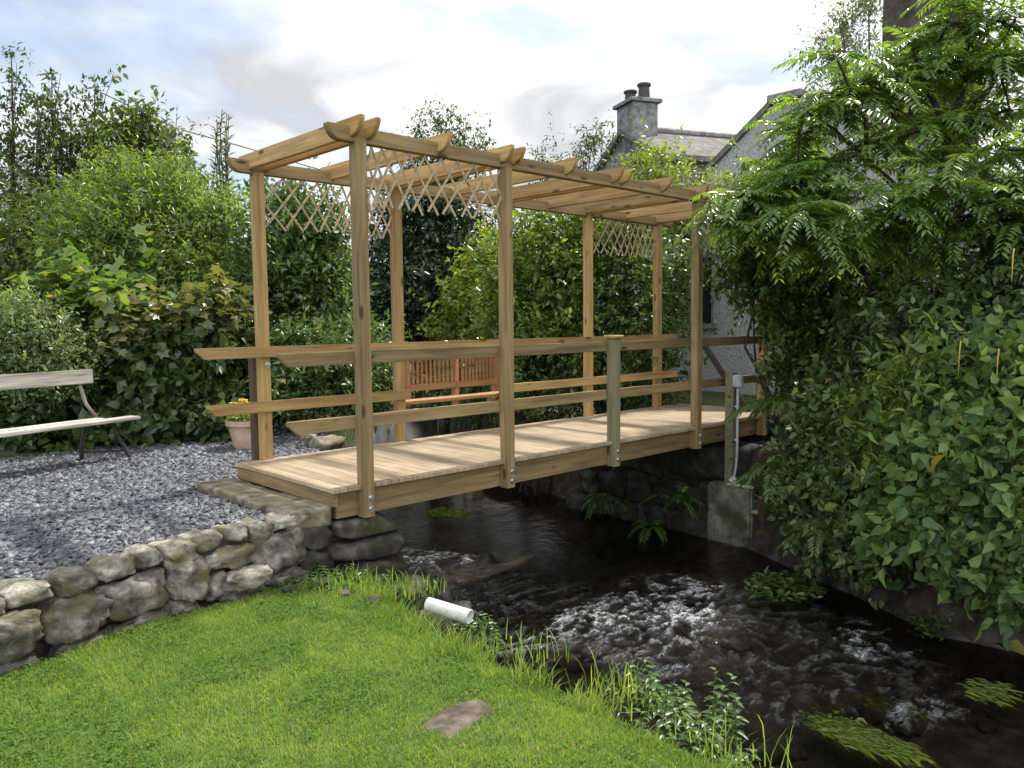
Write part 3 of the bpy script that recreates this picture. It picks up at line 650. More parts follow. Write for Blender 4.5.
pp = MB(); A = P(424, 603, 5.15); B = P(470, 617, 5.0); d = (B-A).normalized(); a_ = d.cross(Vector((0, 0, 1))).normalized(); c_ = a_.cross(d)
A = A+d*.03; nseg = 20
for r, q_ in ((.046, A), (.046, B), (.039, B), (.039, B-d*.25)):
    for j in range(nseg):
        t = 2*math.pi*j/nseg; pp.v.append(q_+(a_*math.cos(t)+c_*math.sin(t))*r)
for i in range(3):
    for j in range(nseg): pp.f.append((i*nseg+j, i*nseg+(j+1) % nseg, (i+1)*nseg+(j+1) % nseg, (i+1)*nseg+j))
pp.f.append(tuple(3*nseg+j for j in range(nseg)))
o = pp.build('drain_pipe', M_pvc, smooth=True); tag(o, 'white plastic drain pipe poking out of the lawn bank over the stream', 'pipe')

hr = MB(); hr.tube([P(702, 340, 11.2), P(748, 412, 10.6)], .05, 8); hr.tube([P(748, 412, 10.6), P(748, 440, 10.6)], .04, 8)
o = hr.build('handrail', M_iron); tag(o, 'dark sloping handrail bar in front of the grey house wall', 'handrail')

# flat stone in the lawn, loose boulders
s = Stones(); c = PZ(457, 712, -.52); s.add((c.x, c.y, float(ground_z(c.x, c.y))-.012), (.38, .25, .05), rot=.15, power=9, rough=.06, v=.35, cuts=5); o = s.build('stone_slab', M_slab); tag(o, 'flat brown stone slab let into the mown lawn', 'stone slab')
s = Stones(); c = PZ(246, 578, -.45); s.add((c.x, c.y, -.44), (.34, .2, .13), rot=.1, power=3.2, rough=.1, v=.75); o = s.build('stone', M_stone); tag(o, 'rounded grey boulder lying at the foot of the retaining wall', 'stone')
s = Stones(); c = PZ(327, 443, -.15); s.add((c.x, c.y, -.17), (.42, .34, .2), rot=.4, power=6, rough=.06, v=1.0); o = s.build('stone', M_flag); tag(o, 'pale flat rock beside the gravel behind the bridge railing', 'stone')
s = Stones(); c = PZ(308, 440, -.12); s.add((c.x, c.y, -.14), (.2, .2, .18), rot=.9, power=3, rough=.1, v=.3); o = s.build('stone', M_stone); tag(o, 'small dark rock between the gravel and the pale flat rock', 'stone')
s = Stones()
for i in range(70):
    y = random.uniform(-4.5, 2); xl = float(interp(y, XL)); xr = float(interp(y, XR)); x = random.uniform(xl, xr); r = random.uniform(.08, .28)
    s.add((x, y, float(ground_z(x, y))+r*.1), (r, r*.9, r*.55), rot=random.uniform(0, 3), power=2.6, rough=.1, cuts=2, v=random.uniform(0, .6))
o = s.build('stream_stones', M_bed); o['kind'] = 'stuff'; tag(o, 'brown stones lying under the water of the stream', 'stones')

# ------------------------------------------------------------------ old bench
bA = PZ(-60, 441, .25); bB = PZ(137, 416, .25); dd = (bB-bA); dd.z = 0; Lb = dd.length; dd.normalize(); nb = Vector((-dd.y, dd.x, 0))   # nb points to the back
if nb.dot(FW) < 0: nb = -nb
be = thing('garden_bench', 'old weathered plank bench with bent iron legs on the gravel', 'bench', (bA+bB)/2*1.0-Vector((0, 0, .45)))
def bp(s_, back, z): return bA + dd*s_ + nb*back + Vector((0, 0, z-.25))
timber('seat', be, bp(-.3, .02, .235), bp(Lb, .02, .235), .035, .17, M_woodgrey, bev=.006)
timber('seat', be, bp(-.3, .20, .235), bp(Lb-.28, .20, .235), .035, .16, M_woodgrey, bev=.006)
timber('backrest', be, bp(-.3, .42, .685), bp(Lb-.20, .42, .685), .15, .035, M_woodgrey, bev=.006)
for s_, in ((Lb-.36,), (.2,)):
    m = MB(); m.tube([bp(s_+.02, .445, .70), bp(s_+.03, .43, .56), bp(s_+.04, .38, .40), bp(s_+.1, .30, .25)], .018, 8); m.build('back_support', M_ironp, be, smooth=True)
    m = MB(); m.tube([bp(s_+.1, .06, .22), bp(s_+.16, .05, .05), bp(s_+.24, .0, -.16), bp(s_+.26, -.02, -.22)], .022, 8)
    m.tube([bp(s_-.02, .3, .22), bp(s_-.05, .34, 0), bp(s_-.06, .36, -.22)], .022, 8); m.tube([bp(s_-.05, .34, -.1), bp(s_+.21, .03, -.1)], .015, 8)
    m.build('leg', M_iron, be, smooth=True)

# ------------------------------------------------------------------ houses
ho = thing('house', 'grey roughcast house with a tall gable behind the bridge and sumac', 'house', (11, 1.5, 0))
HX = 9.5; ay0, ay1, az = 1.85, 1.3, 4.84; el, er, ez = 4.9, -2.4, 2.55
def gable(name, x0, x1, grow, zb, mat, parent):
    m = MB(); prof = [(el+grow, zb), (el+grow, ez+grow*.3), (ay0, az+grow), (ay1, az+grow), (er-grow, ez+grow*.3), (er-grow, zb)]
    for x in (x0, x1):
        for y, z in prof: m.v.append(Vector((x, y, z)))
    n = len(prof)
    m.f.append(tuple(range(n))); m.f.append(tuple(range(2*n-1, n-1, -1)))
    for i in range(n): m.f.append((i, i+n, (i+1) % n+n, (i+1) % n))
    return m.build(name, mat, parent)
wl_ = gable('wall', HX, HX+6, 0, -.4, M_render, ho)
m = MB()
for (ya, za, yb, zb) in ((el+.1, ez-.07, ay0, az), (ay1, az, er-.1, ez-.07)):
    d = Vector((0, yb-ya, zb-za)); L_ = d.length; d.normalize(); nrm = Vector((0, -d.z, d.y)); nrm = nrm if nrm.z > 0 else -nrm
    Mx = Matrix(((1, 0, 0), (0, d.y, nrm.y), (0, d.z, nrm.z)))
    m.box(Vector((HX+3, (ya+yb)/2, (za+zb)/2))+nrm*.05, (6.14, L_, .09), Mx)
m.build('roof', M_roof, ho)
m = MB(); m.box((HX+2.95, (ay0+ay1)/2, az+.10), (6.2, .62, .13)); m.build('ridge_coping', M_chimney, ho, bevel=.02)
wf = MB(); wf.box((HX+.04, 3.42, 1.75), (.14, .95, 1.25)); w_o = wf.build('window', M_glass, ho)
m = MB()
for (cy_, cz_, sy, sz) in ((3.42, 2.39, 1.03, .06), (3.42, 1.11, 1.12, .09), (2.93, 1.75, .06, 1.22), (3.91, 1.75, .06, 1.22), (3.42, 1.75, .05, 1.22)): m.box((HX-.03, cy_, cz_), (.10, sy, sz))
q_ = m.build('frame', M_chimney, None); q_.parent = w_o; q_.matrix_basis = (Matrix.Translation(root_loc(ho)) @ w_o.matrix_basis).inverted()
m = MB(); m.box((10.0, -.5, 5.2), (.9, 1.15, 4.2)); ch = m.build('chimney', M_brownstone, ho, bevel=.03)
m = MB(); m.box((10.0, -.5, 7.32), (1.06, 1.31, .16)); q_ = m.build('chimney_cap', M_brownstone, None, bevel=.02); q_.parent = ch; q_.matrix_basis = (Matrix.Translation(root_loc(ho)) @ ch.matrix_basis).inverted()

h2p = P(640, 250, 20); h2 = thing('house', 'distant house with grey slate roof and square two pot chimney above the trees', 'house', (h2p.x, h2p.y, 0))
cA = P(637, 146, 20.0)                                   # chimney mid base
ax = (RT*0.94 + FW*0.34); ax.z = 0; ax.normalize(); ay = Vector((-ax.y, ax.x, 0))   # ridge direction, away to the right
rz_ = P(690, 135, 20.5).z
def hp(a_, b_, z): return Vector((cA.x, cA.y, 0)) + ax*a_ + ay*b_ + Vector((0, 0, z))
Mh = Matrix(((ax.x, ay.x, 0), (ax.y, ay.y, 0), (0, 0, 1)))
m = MB(); zt = P(637, 107, 20).z; m.box(hp(0, 0, (rz_-1.1+zt)/2), (.70, .86, zt-rz_+1.1), Mh); ch = m.build('chimney', M_chimney, h2, bevel=.02)
inv = (Matrix.Translation(root_loc(h2)) @ ch.matrix_basis).inverted()
m = MB(); m.box(hp(0, 0, zt+.04), (.86, 1.02, .09), Mh); q_ = m.build('chimney_cap', M_chimney, None, bevel=.01); q_.parent = ch; q_.matrix_basis = inv
for o_, hh in ((-.2, .36), (.2, .42)):
    m = MB(); m.lathe(hp(o_*.3, o_*-1.2, zt+.08), [(.15, 0), (.13, hh*.8), (.17, hh*.82), (.17, hh*.95), (.12, hh), (.0, hh)], 14); q_ = m.build('chimney_pot', M_lead, None); q_.parent = ch; q_.matrix_basis = inv
m = MB(); hw = 2.1; dz_ = 1.0
for sg in (-1, 1):
    b = len(m.v); m.v += [hp(-.5, 0, rz_), hp(9, 0, rz_), hp(9, sg*hw, rz_-dz_), hp(-.5, sg*hw, rz_-dz_), hp(-.5, 0, rz_-.12), hp(9, 0, rz_-.12), hp(9, sg*hw, rz_-dz_-.12), hp(-.5, sg*hw, rz_-dz_-.12)]
    m.f += [(b, b+1, b+2, b+3), (b+4, b+7, b+6, b+5), (b+3, b+2, b+6, b+7), (b, b+3, b+7, b+4), (b+1, b+5, b+6, b+2)]
m.build('roof', M_roof, h2)
m = MB(); m.tube([hp(.3, 0, rz_+.03), hp(9, 0, rz_+.03)], .09, 8); m.build('ridge', M_chimney, h2)
m = MB(); prof = [(-hw+.25, -.4), (-hw+.25, rz_-dz_+.02), (0, rz_-.13), (hw-.25, rz_-dz_+.02), (hw-.25, -.4)]
for a_ in (-.35, 8.9):
    for b_, z in prof: m.v.append(hp(a_, b_, z))
m.f += [(0, 1, 2, 3, 4), (9, 8, 7, 6, 5)] + [(i, i+5, (i+1) % 5+5, (i+1) % 5) for i in range(5)]
m.build('wall', M_chimney, h2)

# ------------------------------------------------------------------ foliage
def nrmz(a): return a/np.maximum(np.linalg.norm(a, axis=1, keepdims=True), 1e-9)
T_DIA = (np.array([[0, 0, 0], [.42, .5, .07], [1, 0, -.06], [.42, -.5, .07]]), [(0, 1, 2), (0, 2, 3)])
T_LEAF = (np.array([[0, 0, 0], [.25, .42, .09], [.60, .33, .06], [1.08, 0, -.18], [.60, -.33, .06], [.25, -.42, .09], [.45, 0, 0]]), [(0, 6, 1), (6, 3, 2, 1), (0, 5, 6), (6, 5, 4, 3)])
T_PALM = (np.array([[0, 0, 0], [.10, .5, .03], [.32, .38, .05], [.70, .58, -.06], [.70, .27, .04], [1.05, 0, -.14], [.70, -.27, .04], [.70, -.58, -.06], [.32, -.38, .05], [.10, -.5, .03]]), [(0, 2, 1), (0, 4, 3, 2), (0, 6, 5, 4), (0, 8, 7, 6), (0, 9, 8)])
def leaf_arrays(pos, dr, nr, L, w, v, T):
    tp, tf = T; dr = nrmz(dr); sd = nrmz(np.cross(nr, dr)); nn = np.cross(dr, sd); N = len(pos); k = len(tp)
    Ls = L[:, None, None]
    V = pos[:, None, :] + tp[None, :, 0, None]*dr[:, None, :]*Ls + tp[None, :, 1, None]*sd[:, None, :]*Ls*w + tp[None, :, 2, None]*nn[:, None, :]*Ls
    fl = np.concatenate([np.array(f) for f in tf]); cn = np.array([len(f) for f in tf])
    faces = (np.arange(N)[:, None]*k+fl[None]).ravel(); counts = np.tile(cn, N)
    return V.reshape(-1, 3), faces, counts, np.repeat(v, k)
def leaf_mesh(name, parts):
    V = []; Fc = []; Cn = []; Vr = []; off = 0
    for a, b, c, d in parts: V.append(a); Fc.append(b+off); Cn.append(c); Vr.append(d); off += len(a)
    return np_mesh(name, np.concatenate(V), np.concatenate(Fc), np.concatenate(Cn), var=np.concatenate(Vr))
def twigs(clumps, n, shell=.5):
    w = np.array([c[1][0]*c[1][1]*c[1][2] for c in clumps])**.75; w /= w.sum()
    idx = rng.choice(len(clumps), n, p=w)
    ce = np.array([list(c[0]) for c in clumps])[idx]; ra = np.array([c[1] for c in clumps])[idx]
    d = nrmz(rng.normal(size=(n, 3)))
    r = shell + (1.08-shell)*rng.random(n)**.6; r = np.where(rng.random(n) < .22, rng.random(n)*shell, r)
    return ce + d*ra*r[:, None], d
def foliage(clumps, ntw, lpt, L, tw, w=.55, up=.35, droop=.25, T=T_DIA, shell=.5, flat=.7, shoots=.10):
    o, d = twigs(clumps, ntw, shell)
    td = nrmz(d*.8 + rng.normal(size=(ntw, 3))*.45 + np.array([0, 0, up]))
    tv = np.clip(rng.normal(.45, .32, ntw), 0, 1)
    twl = tw*rng.uniform(.6, 1.2, ntw); lg = rng.random(ntw) < shoots; twl = np.where(lg, tw*rng.uniform(1.5, 2.8, ntw), twl); td[lg] = nrmz(td[lg]+np.array([0, 0, .55]))
    n = ntw*lpt; ti = np.repeat(np.arange(ntw), lpt); t = rng.random(n)
    pos = o[ti] + td[ti]*(t*twl[ti])[:, None] + rng.normal(size=(n, 3))*tw*.10
    pos[:, 2] -= (t**2)*tw*droop*.6
    dr = td[ti]*.45 + nrmz(rng.normal(size=(n, 3)))*.85 + np.array([0, 0, -droop])
    nr = rng.normal(size=(n, 3))*(1-flat) + d[ti]*.25 + np.array([0, 0, flat])
    ll = L*rng.uniform(.45, 1.35, n); v = np.clip(tv[ti] + rng.normal(0, .16, n), 0, 1); v = np.where(rng.random(n) < .010, rng.uniform(1.4, 2, n), v)
    return leaf_arrays(pos, dr, nr, ll, w, v, T)
def limb(mb, a, b, r0, r1, wob=.12, n=6, seg=6):
    a = Vector(a); b = Vector(b); L = (b-a).length; pts = []; k = random.random()*40
    for i in range(seg+1):
        t = i/seg; p = a.lerp(b, t) + Vector((noise.noise((t*2.1+k, 0, 0)), noise.noise((0, t*2.1+k, 0)), noise.noise((0, 0, t*2.1+k))))*wob*L*math.sin(math.pi*t*.85)*1.0
        pts.append(p)
    mb.tube(pts, [r0+(r1-r0)*i/seg for i in range(seg+1)], n)
    return pts
def plant(name, label, cat, base, clumps, mat, ntw, lpt, L, tw, trunk_r=.06, bark=None, group=None, crown='crown', trunk='trunk', stems=1, **k):
    base = Vector(base); t = thing(name, label, cat, base, group)
    mb = MB(); top = sum((Vector(c[0]) for c in clumps), Vector())/len(clumps)
    if stems == 1:
        mid = base.lerp(top, .45); mid.x += random.uniform(-.1, .1)
        pts = limb(mb, base, mid, trunk_r, trunk_r*.75, .06, 8)
        st_ = [pts[-1]]*len(clumps)
        for c in clumps: limb(mb, pts[random.randint(3, len(pts)-1)], Vector(c[0]) + Vector((0, 0, c[1][2]*.4)), trunk_r*.55, trunk_r*.1, .15, 5)
    else:
        for i in range(stems):
            c = clumps[i % len(clumps)]; b0 = base + Vector((random.uniform(-.25, .25), random.uniform(-.25, .25), 0))
            e = Vector(c[0]) + Vector((random.uniform(-1, 1)*c[1][0]*.6, random.uniform(-1, 1)*c[1][1]*.6, c[1][2]*random.uniform(.2, .8)))
            limb(mb, b0, e, trunk_r*.6, trunk_r*.12, .12, 5)
    mb.build(trunk, bark or M_bark, t, smooth=True)
    me = leaf_mesh(crown, [foliage(clumps, ntw, lpt, L, tw, **k)]); link(crown, me, mat, t)
    return t
def clump_px(lst):
    """(px, py, depth, half width px, half height px[, depth radius m]) -> ellipsoids in metres"""
    out = []
    for c in lst:
        px, py, d, hx, hy = c[:5]; sx = hx*d/F_PX; sz = hy*d/F_PX; sy = c[5] if len(c) > 5 else (sx+sz)/2
        out.append((P(px, py, d), (max(sx, .05)*.72+sy*.28, sy*.72+sx*.28, sz)))
    return out
def gbase(px, d): 
    p = P(px, 384, d); return Vector((p.x, p.y, float(ground_z(p.x, p.y))))

L_willow = leafmat('willow_leaf', (0.055, 0.105, 0.025), (0.18, 0.26, 0.07), .44)
L_ash = leafmat('ash_leaf', (0.03, 0.055, 0.018), (0.07, 0.11, 0.035), .35)
L_syc = leafmat('sycamore_leaf', (0.04, 0.075, 0.02), (0.10, 0.15, 0.04), .35)
L_sycb = leafmat('young_sycamore_leaf', (0.06, 0.12, 0.03), (0.17, 0.25, 0.07), .4)
L_laurel = leafmat('laurel_leaf', (0.035, 0.075, 0.02), (0.11, 0.18, 0.05), .28, rough=.3)
L_ivy = leafmat('ivy_leaf', (0.018, 0.04, 0.013), (0.085, 0.145, 0.042), .28, rough=.3)
L_pale = leafmat('privet_leaf', (0.07, 0.12, 0.05), (0.21, 0.28, 0.13), .34)
L_dark = leafmat('holly_leaf', (0.014, 0.03, 0.013), (0.045, 0.08, 0.03), .12, rough=.35)
L_yel = leafmat('elder_leaf', (0.10, 0.16, 0.025), (0.22, 0.28, 0.05), .42)
L_vib = leafmat('shrub_leaf', (0.026, 0.058, 0.017), (0.12, 0.20, 0.05), .36)
L_horn = leafmat('hornbeam_leaf', (0.05, 0.10, 0.02), (0.19, 0.27, 0.06), .42)
L_sumac = leafmat('sumac_leaflet', (0.04, 0.095, 0.025), (0.17, 0.27, 0.06), .46, rough=.24, spec=.75)
L_dog = leafmat('dogwood_leaf', (0.045, 0.095, 0.03), (0.18, 0.27, 0.085), .33, rough=.5, spec=.35)
L_lil = leafmat('lilac_leaf', (0.026, 0.058, 0.02), (0.115, 0.185, 0.06), .26, rough=.42)
L_bram = leafmat('bramble_leaf', (0.035, 0.07, 0.025), (0.14, 0.22, 0.07), .32, rough=.45)
L_fern = leafmat('fern_leaf', (0.05, 0.10, 0.025), (0.12, 0.19, 0.05), .4)
L_grass = leafmat('grass_blade', (0.07, 0.148, 0.022), (0.25, 0.34, 0.08), .38, rough=.5, spec=.3, dead=(0.36, 0.31, 0.14))
L_clover = leafmat('clover_leaf', (0.06, 0.125, 0.022), (0.12, 0.20, 0.045), .3, rough=.8, spec=.1)
L_weed = leafmat('water_weed_leaf', (0.045, 0.085, 0.018), (0.10, 0.15, 0.03), .3, rough=.3)
L_trail = leafmat('trailing_weed', (0.07, 0.11, 0.015), (0.17, 0.22, 0.035), .35, rough=.3)
L_wood = leafmat('far_wood_leaf', (0.02, 0.042, 0.015), (0.055, 0.09, 0.03), .25)

# far wood closing the horizon
cl = []
for px in range(-160, 760, 46):
    cl.append((px, 315+random.uniform(-8, 12), 25+random.uniform(-1, 3), 60, 75+random.uniform(-18, 14), 2.0))
for px in range(1000, 1300, 60): cl.append((px, 300, 19, 60, 70, 1.5))
me = leaf_mesh('far_wood', [foliage(clump_px(cl), 5200, 9, .24, .7, T=T_DIA, w=.6)]); o = link('far_wood', me, L_wood, kind='stuff'); tag(o, 'dark band of woodland far behind the gardens', 'wood')

# tall thin saplings at the left
for i, (x0, ytop, d, lab) in enumerate(((12, 52, 15, 'tall thin sapling at the left edge of the photo, tallest of the row'), (38, 92, 14.6, 'thin sapling second in the row, just right of the tallest sapling'),
        (52, 72, 15.4, 'tall slender sapling with a pointed tip in the middle of the row'), (70, 98, 14.8, 'shorter slender sapling standing right of the middle of the row'), (94, 78, 15.2, 'tall slender sapling at the right end of the row beside the round sycamore'))):
    cs = []; y = ytop; k = 0
    while y < 330:
        r = 7+min(14, (y-ytop)*.11); cs.append((x0+random.uniform(-5, 5), y+r, d+random.uniform(-.2, .2), r, r*.75)); y += r*1.45
    base = gbase(x0, d)
    cpx = clump_px(cs)
    t = thing('sapling', lab, 'tree', base, 'row of tall thin saplings')
    mb = MB(); tip = P(x0, ytop, d); pts = limb(mb, base, tip, .07, .008, .02, 6, 9)
    for c in cpx: limb(mb, Vector((c[0].x, c[0].y, c[0].z-.25)).lerp(pts[5], .3), c[0]+Vector((random.uniform(-.2, .2), random.uniform(-.2, .2), .12)), .012, .004, .1, 4, 3)
    mb.build('trunk', M_bark, t, smooth=True)
    link('crown', leaf_mesh('crown', [foliage(cpx, 430, 10, .12, .34, w=.42, droop=.4, shell=.2, shoots=.05)]), L_ash, t)
plant('sycamore_tree', 'round dark green sycamore tree between the saplings and the bridge', 'tree', gbase(150, 17), clump_px([(112, 142, 17, 22, 20), (140, 128, 17, 22, 20), (152, 165, 17, 36, 32), (118, 190, 16.5, 36, 32), (172, 196, 16.5, 30, 30), (140, 240, 16.5, 60, 40)]), L_syc, 1500, 10, .15, .4, .14)
plant('willow_bush', 'broad bright green willow bush left of the bridge pergola', 'bush', gbase(160, 12), clump_px([(110, 205, 12, 34, 30), (158, 196, 12, 34, 30), (135, 245, 11.8, 62, 46), (200, 240, 12, 40, 42), (85, 262, 11.8, 40, 40), (180, 285, 11.7, 55, 34), (228, 215, 12.4, 24, 24), (118, 170, 12.2, 14, 16), (176, 168, 12.2, 12, 14)]), L_willow, 3300, 11, .105, .36, .05, stems=7, w=.3, droop=.35, trunk='stems')
plant('willow_bush', 'smaller bright green willow bush at the left, below the row of saplings', 'bush', gbase(60, 12.5), clump_px([(30, 240, 12.6, 40, 36), (70, 225, 12.6, 30, 36), (40, 290, 12.4, 60, 30), (0, 270, 12.5, 40, 40)]), L_syc, 1300, 11, .11, .36, .05, stems=5, w=.36, trunk='stems')
# wispy upright shoots
def spike(label, px, ytop, ybot, d, n, mat, group=None):
    base = gbase(px, d); t = thing('buddleia_bush', label, 'bush', base, group); mb = MB(); pos = []; dr = []; ll = []
    for i in range(n):
        tip = P(px+random.uniform(-16, 16)*(n > 1), ytop+random.uniform(0, 34)*(i > 0), d+random.uniform(-.2, .2)); pts = limb(mb, base, tip, .025, .005, .06, 5, 10)
        for j in range(46):
            tt = .4+.6*j/46; f = tt*10; a_ = min(9, int(f)); p = pts[a_].lerp(pts[a_+1], f-a_); an = j*2.4
            pos.append(p[:]); dr.append((math.cos(an)*.8, math.sin(an)*.8, .55)); ll.append(.26*(1.3-tt)+.05)
    n_ = len(pos); dr = np.array(dr)
    A = leaf_arrays(np.array(pos), dr, np.cross(np.cross(dr, [0, 0, 1.]), dr)+rng.normal(size=(n_, 3))*.2, np.array(ll), .22, rng.random(n_), T_DIA)
    mb.build('stems', M_bark, t, smooth=True); link('leaves', leaf_mesh('leaves', [A]), mat, t)
spike('cluster of tall wispy shoots rising beside the near corner of the pergola', 222, 110, 300, 13, 9, L_ash)
spike('small group of wispy shoots rising left of the taller cluster', 178, 112, 300, 13.5, 3, L_ash)
plant('laurel_bush', 'dark glossy laurel bush behind the first bay of the bridge', 'bush', gbase(300, 11.5), clump_px([(285, 215, 11.6, 30, 26), (318, 235, 11.5, 28, 34), (285, 270, 11.4, 42, 40), (325, 295, 11.4, 26, 30), (262, 305, 11.3, 30, 24)]), L_laurel, 1500, 10, .115, .3, .06, stems=5, trunk='stems', w=.42)
plant('laurel_bush', 'low glossy laurel bush seen between the railings right of the planter', 'bush', gbase(318, 10.6), clump_px([(300, 350, 10.5, 34, 24), (335, 375, 10.3, 36, 30), (295, 390, 10.2, 30, 26), (365, 380, 10.9, 30, 30), (350, 345, 11, 40, 22)]), L_laurel, 1500, 10, .10, .26, .04, stems=5, trunk='stems', w=.42)
# hedge left
plant('ivy_hedge', 'dark ivy covered hedge behind the gravel and the bench', 'hedge', gbase(150, 10), clump_px([(-40, 400, 9.6, 50, 46, .35), (22, 385, 9.9, 34, 30, .35), (40, 425, 9.5, 44, 30, .3), (80, 385, 9.6, 24, 26, .3), (98, 350, 9.9, 30, 20, .35), (118, 400, 9.9, 30, 34, .3), (140, 352, 9.7, 22, 22, .3), (158, 392, 9.6, 24, 34, .3), (176, 350, 10.1, 26, 30, .4), (196, 400, 9.9, 30, 40, .3), (208, 352, 9.8, 20, 22, .3), (232, 335, 10.3, 22, 26, .4), (238, 385, 10.3, 24, 44, .4), (150, 432, 9.5, 60, 16, .25), (70, 436, 9.4, 50, 16, .25), (225, 425, 9.9, 40, 20, .3)]), L_ivy, 2300, 9, .12, .22, .05, stems=9, trunk='stems', T=T_LEAF, w=.9, droop=.55, flat=.3, shell=.55)
plant('privet_bush', 'pale small leaved bush behind the left end of the bench', 'bush', gbase(20, 9.2), clump_px([(10, 325, 9.0, 34, 28), (40, 345, 9.0, 34, 30), (-10, 360, 8.9, 40, 34), (65, 365, 9.1, 26, 22), (30, 380, 8.95, 50, 20)]), L_pale, 2300, 11, .052, .2, .04, stems=5, trunk='stems', w=.5)
plant('young_sycamore', 'young sycamore with large pale lime leaves above the dark hedge', 'bush', gbase(95, 9.9), clump_px([(62, 292, 9.8, 24, 16), (100, 300, 9.8, 34, 18), (140, 300, 9.9, 24, 12), (80, 318, 9.7, 40, 16), (25, 285, 9.9, 22, 8)]), L_sycb, 130, 7, .15, .3, .03, stems=5, trunk='stems', T=T_PALM, w=.95, droop=.2, flat=.8, shell=.3)
plant('young_sycamore', 'young sycamore with dusty reddish green leaves beside the bridge post', 'bush', gbase(190, 9.9), clump_px([(185, 312, 9.8, 24, 14), (210, 322, 9.8, 30, 14), (160, 330, 9.7, 30, 16), (232, 310, 10, 22, 14), (120, 340, 9.6, 34, 14)]), leafmat('dusty_leaf', (0.07, 0.10, 0.035), (0.17, 0.165, 0.07), .35), 300, 7, .11, .26, .03, stems=4, trunk='stems', T=T_PALM, w=.95, droop=.25, flat=.75, shell=.3)
plant('holly_tree', 'tall near black holly tree behind the middle of the pergola', 'tree', gbase(432, 16), clump_px([(430, 215, 16, 44, 34), (400, 250, 16, 34, 40), (465, 255, 16, 36, 42), (430, 300, 15.8, 62, 44), (440, 180, 16, 30, 22), (395, 320, 15.8, 34, 30), (470, 320, 15.8, 30, 34)]), L_dark, 2600, 12, .12, .36, .12, w=.5)
plant('birch_tree', 'feathery small leaved tree top showing above the pergola beam', 'tree', gbase(445, 18), clump_px([(440, 128, 18, 16, 22), (458, 140, 18, 26, 22), (425, 152, 18, 26, 22), (478, 152, 18, 18, 18), (446, 176, 18, 48, 26), (418, 130, 18, 8, 12)]), L_ash, 620, 9, .09, .32, .09, w=.5, shell=.15)
plant('hazel_bush', 'loose yellow green bush behind the second bay of the bridge', 'bush', gbase(475, 14.4), clump_px([(470, 290, 14.2, 24, 22), (492, 262, 14.2, 22, 24), (485, 315, 14, 34, 28), (455, 328, 14, 20, 18), (515, 290, 14, 22, 40)]), L_yel, 1000, 10, .10, .3, .05, stems=5, trunk='stems', w=.6)
plant('viburnum_bush', 'large dense mid green bush filling the view behind the far railing', 'bush', gbase(600, 12.3), clump_px([(612, 224, 12.4, 34, 24), (600, 262, 12.5, 42, 34), (575, 320, 12.5, 50, 44), (625, 310, 12, 46, 44), (655, 275, 12.2, 34, 40), (535, 365, 12.2, 46, 36), (600, 370, 11.9, 50, 34), (655, 350, 11.9, 30, 44), (648, 390, 11.8, 26, 20), (470, 385, 13, 50, 30), (560, 400, 12, 60, 22)]), L_vib, 2700, 11, .095, .32, .06, stems=9, trunk='stems', w=.5, droop=.4)
plant('hornbeam_bush', 'tall loose bright green bush right of the black holly behind the bridge', 'bush', gbase(530, 12.2), clump_px([(540, 262, 12.0, 30, 30), (560, 228, 12.1, 24, 22), (522, 235, 12.3, 16, 22), (515, 290, 12, 34, 26), (565, 285, 11.9, 34, 24), (545, 325, 11.8, 40, 26), (500, 330, 12, 30, 20), (590, 245, 12.1, 18, 20), (520, 350, 11.9, 34, 14)]), L_horn, 1500, 10, .10, .34, .05, stems=6, trunk='stems', w=.5, shell=.35, shoots=.18)
plant('elder_tree', 'light yellow green elder in front of the distant chimney', 'tree', gbase(650, 13.5), clump_px([(625, 205, 13.4, 28, 20), (662, 180, 13.5, 24, 30), (655, 212, 13.3, 46, 20), (700, 208, 13.4, 24, 14), (645, 165, 13.6, 10, 18), (610, 225, 13.3, 40, 18), (715, 222, 13.2, 26, 14), (680, 228, 13.2, 40, 18), (712, 196, 13.0, 22, 14), (738, 190, 12.6, 16, 16)]), L_yel, 1050, 9, .10, .3, .06, w=.42, shell=.3, droop=.4)
plant('birch_tree', 'wispy birch saplings with thin leaves right of the pergola middle post', 'tree', gbase(575, 15), clump_px([(590, 150, 15, 12, 24), (602, 136, 15, 8, 12), (580, 180, 15, 26, 18), (548, 168, 15.4, 18, 16), (560, 195, 15, 30, 16)]), L_ash, 330, 9, .10, .34, .06, w=.32, shell=.1, droop=.5)
plant('ash_tree', 'pale feathery ash tree far behind the sumac at the top', 'tree', gbase(850, 22), clump_px([(845, 30, 22, 26, 26), (868, 8, 22, 22, 26), (830, 60, 22, 22, 22), (860, 62, 22, 30, 26), (845, 110, 22, 40, 40)]), leafmat('hazy_ash_leaf', (0.09, 0.12, 0.07), (0.17, 0.2, 0.12), .3), 800, 9, .12, .5, .16, w=.45, shell=.1)
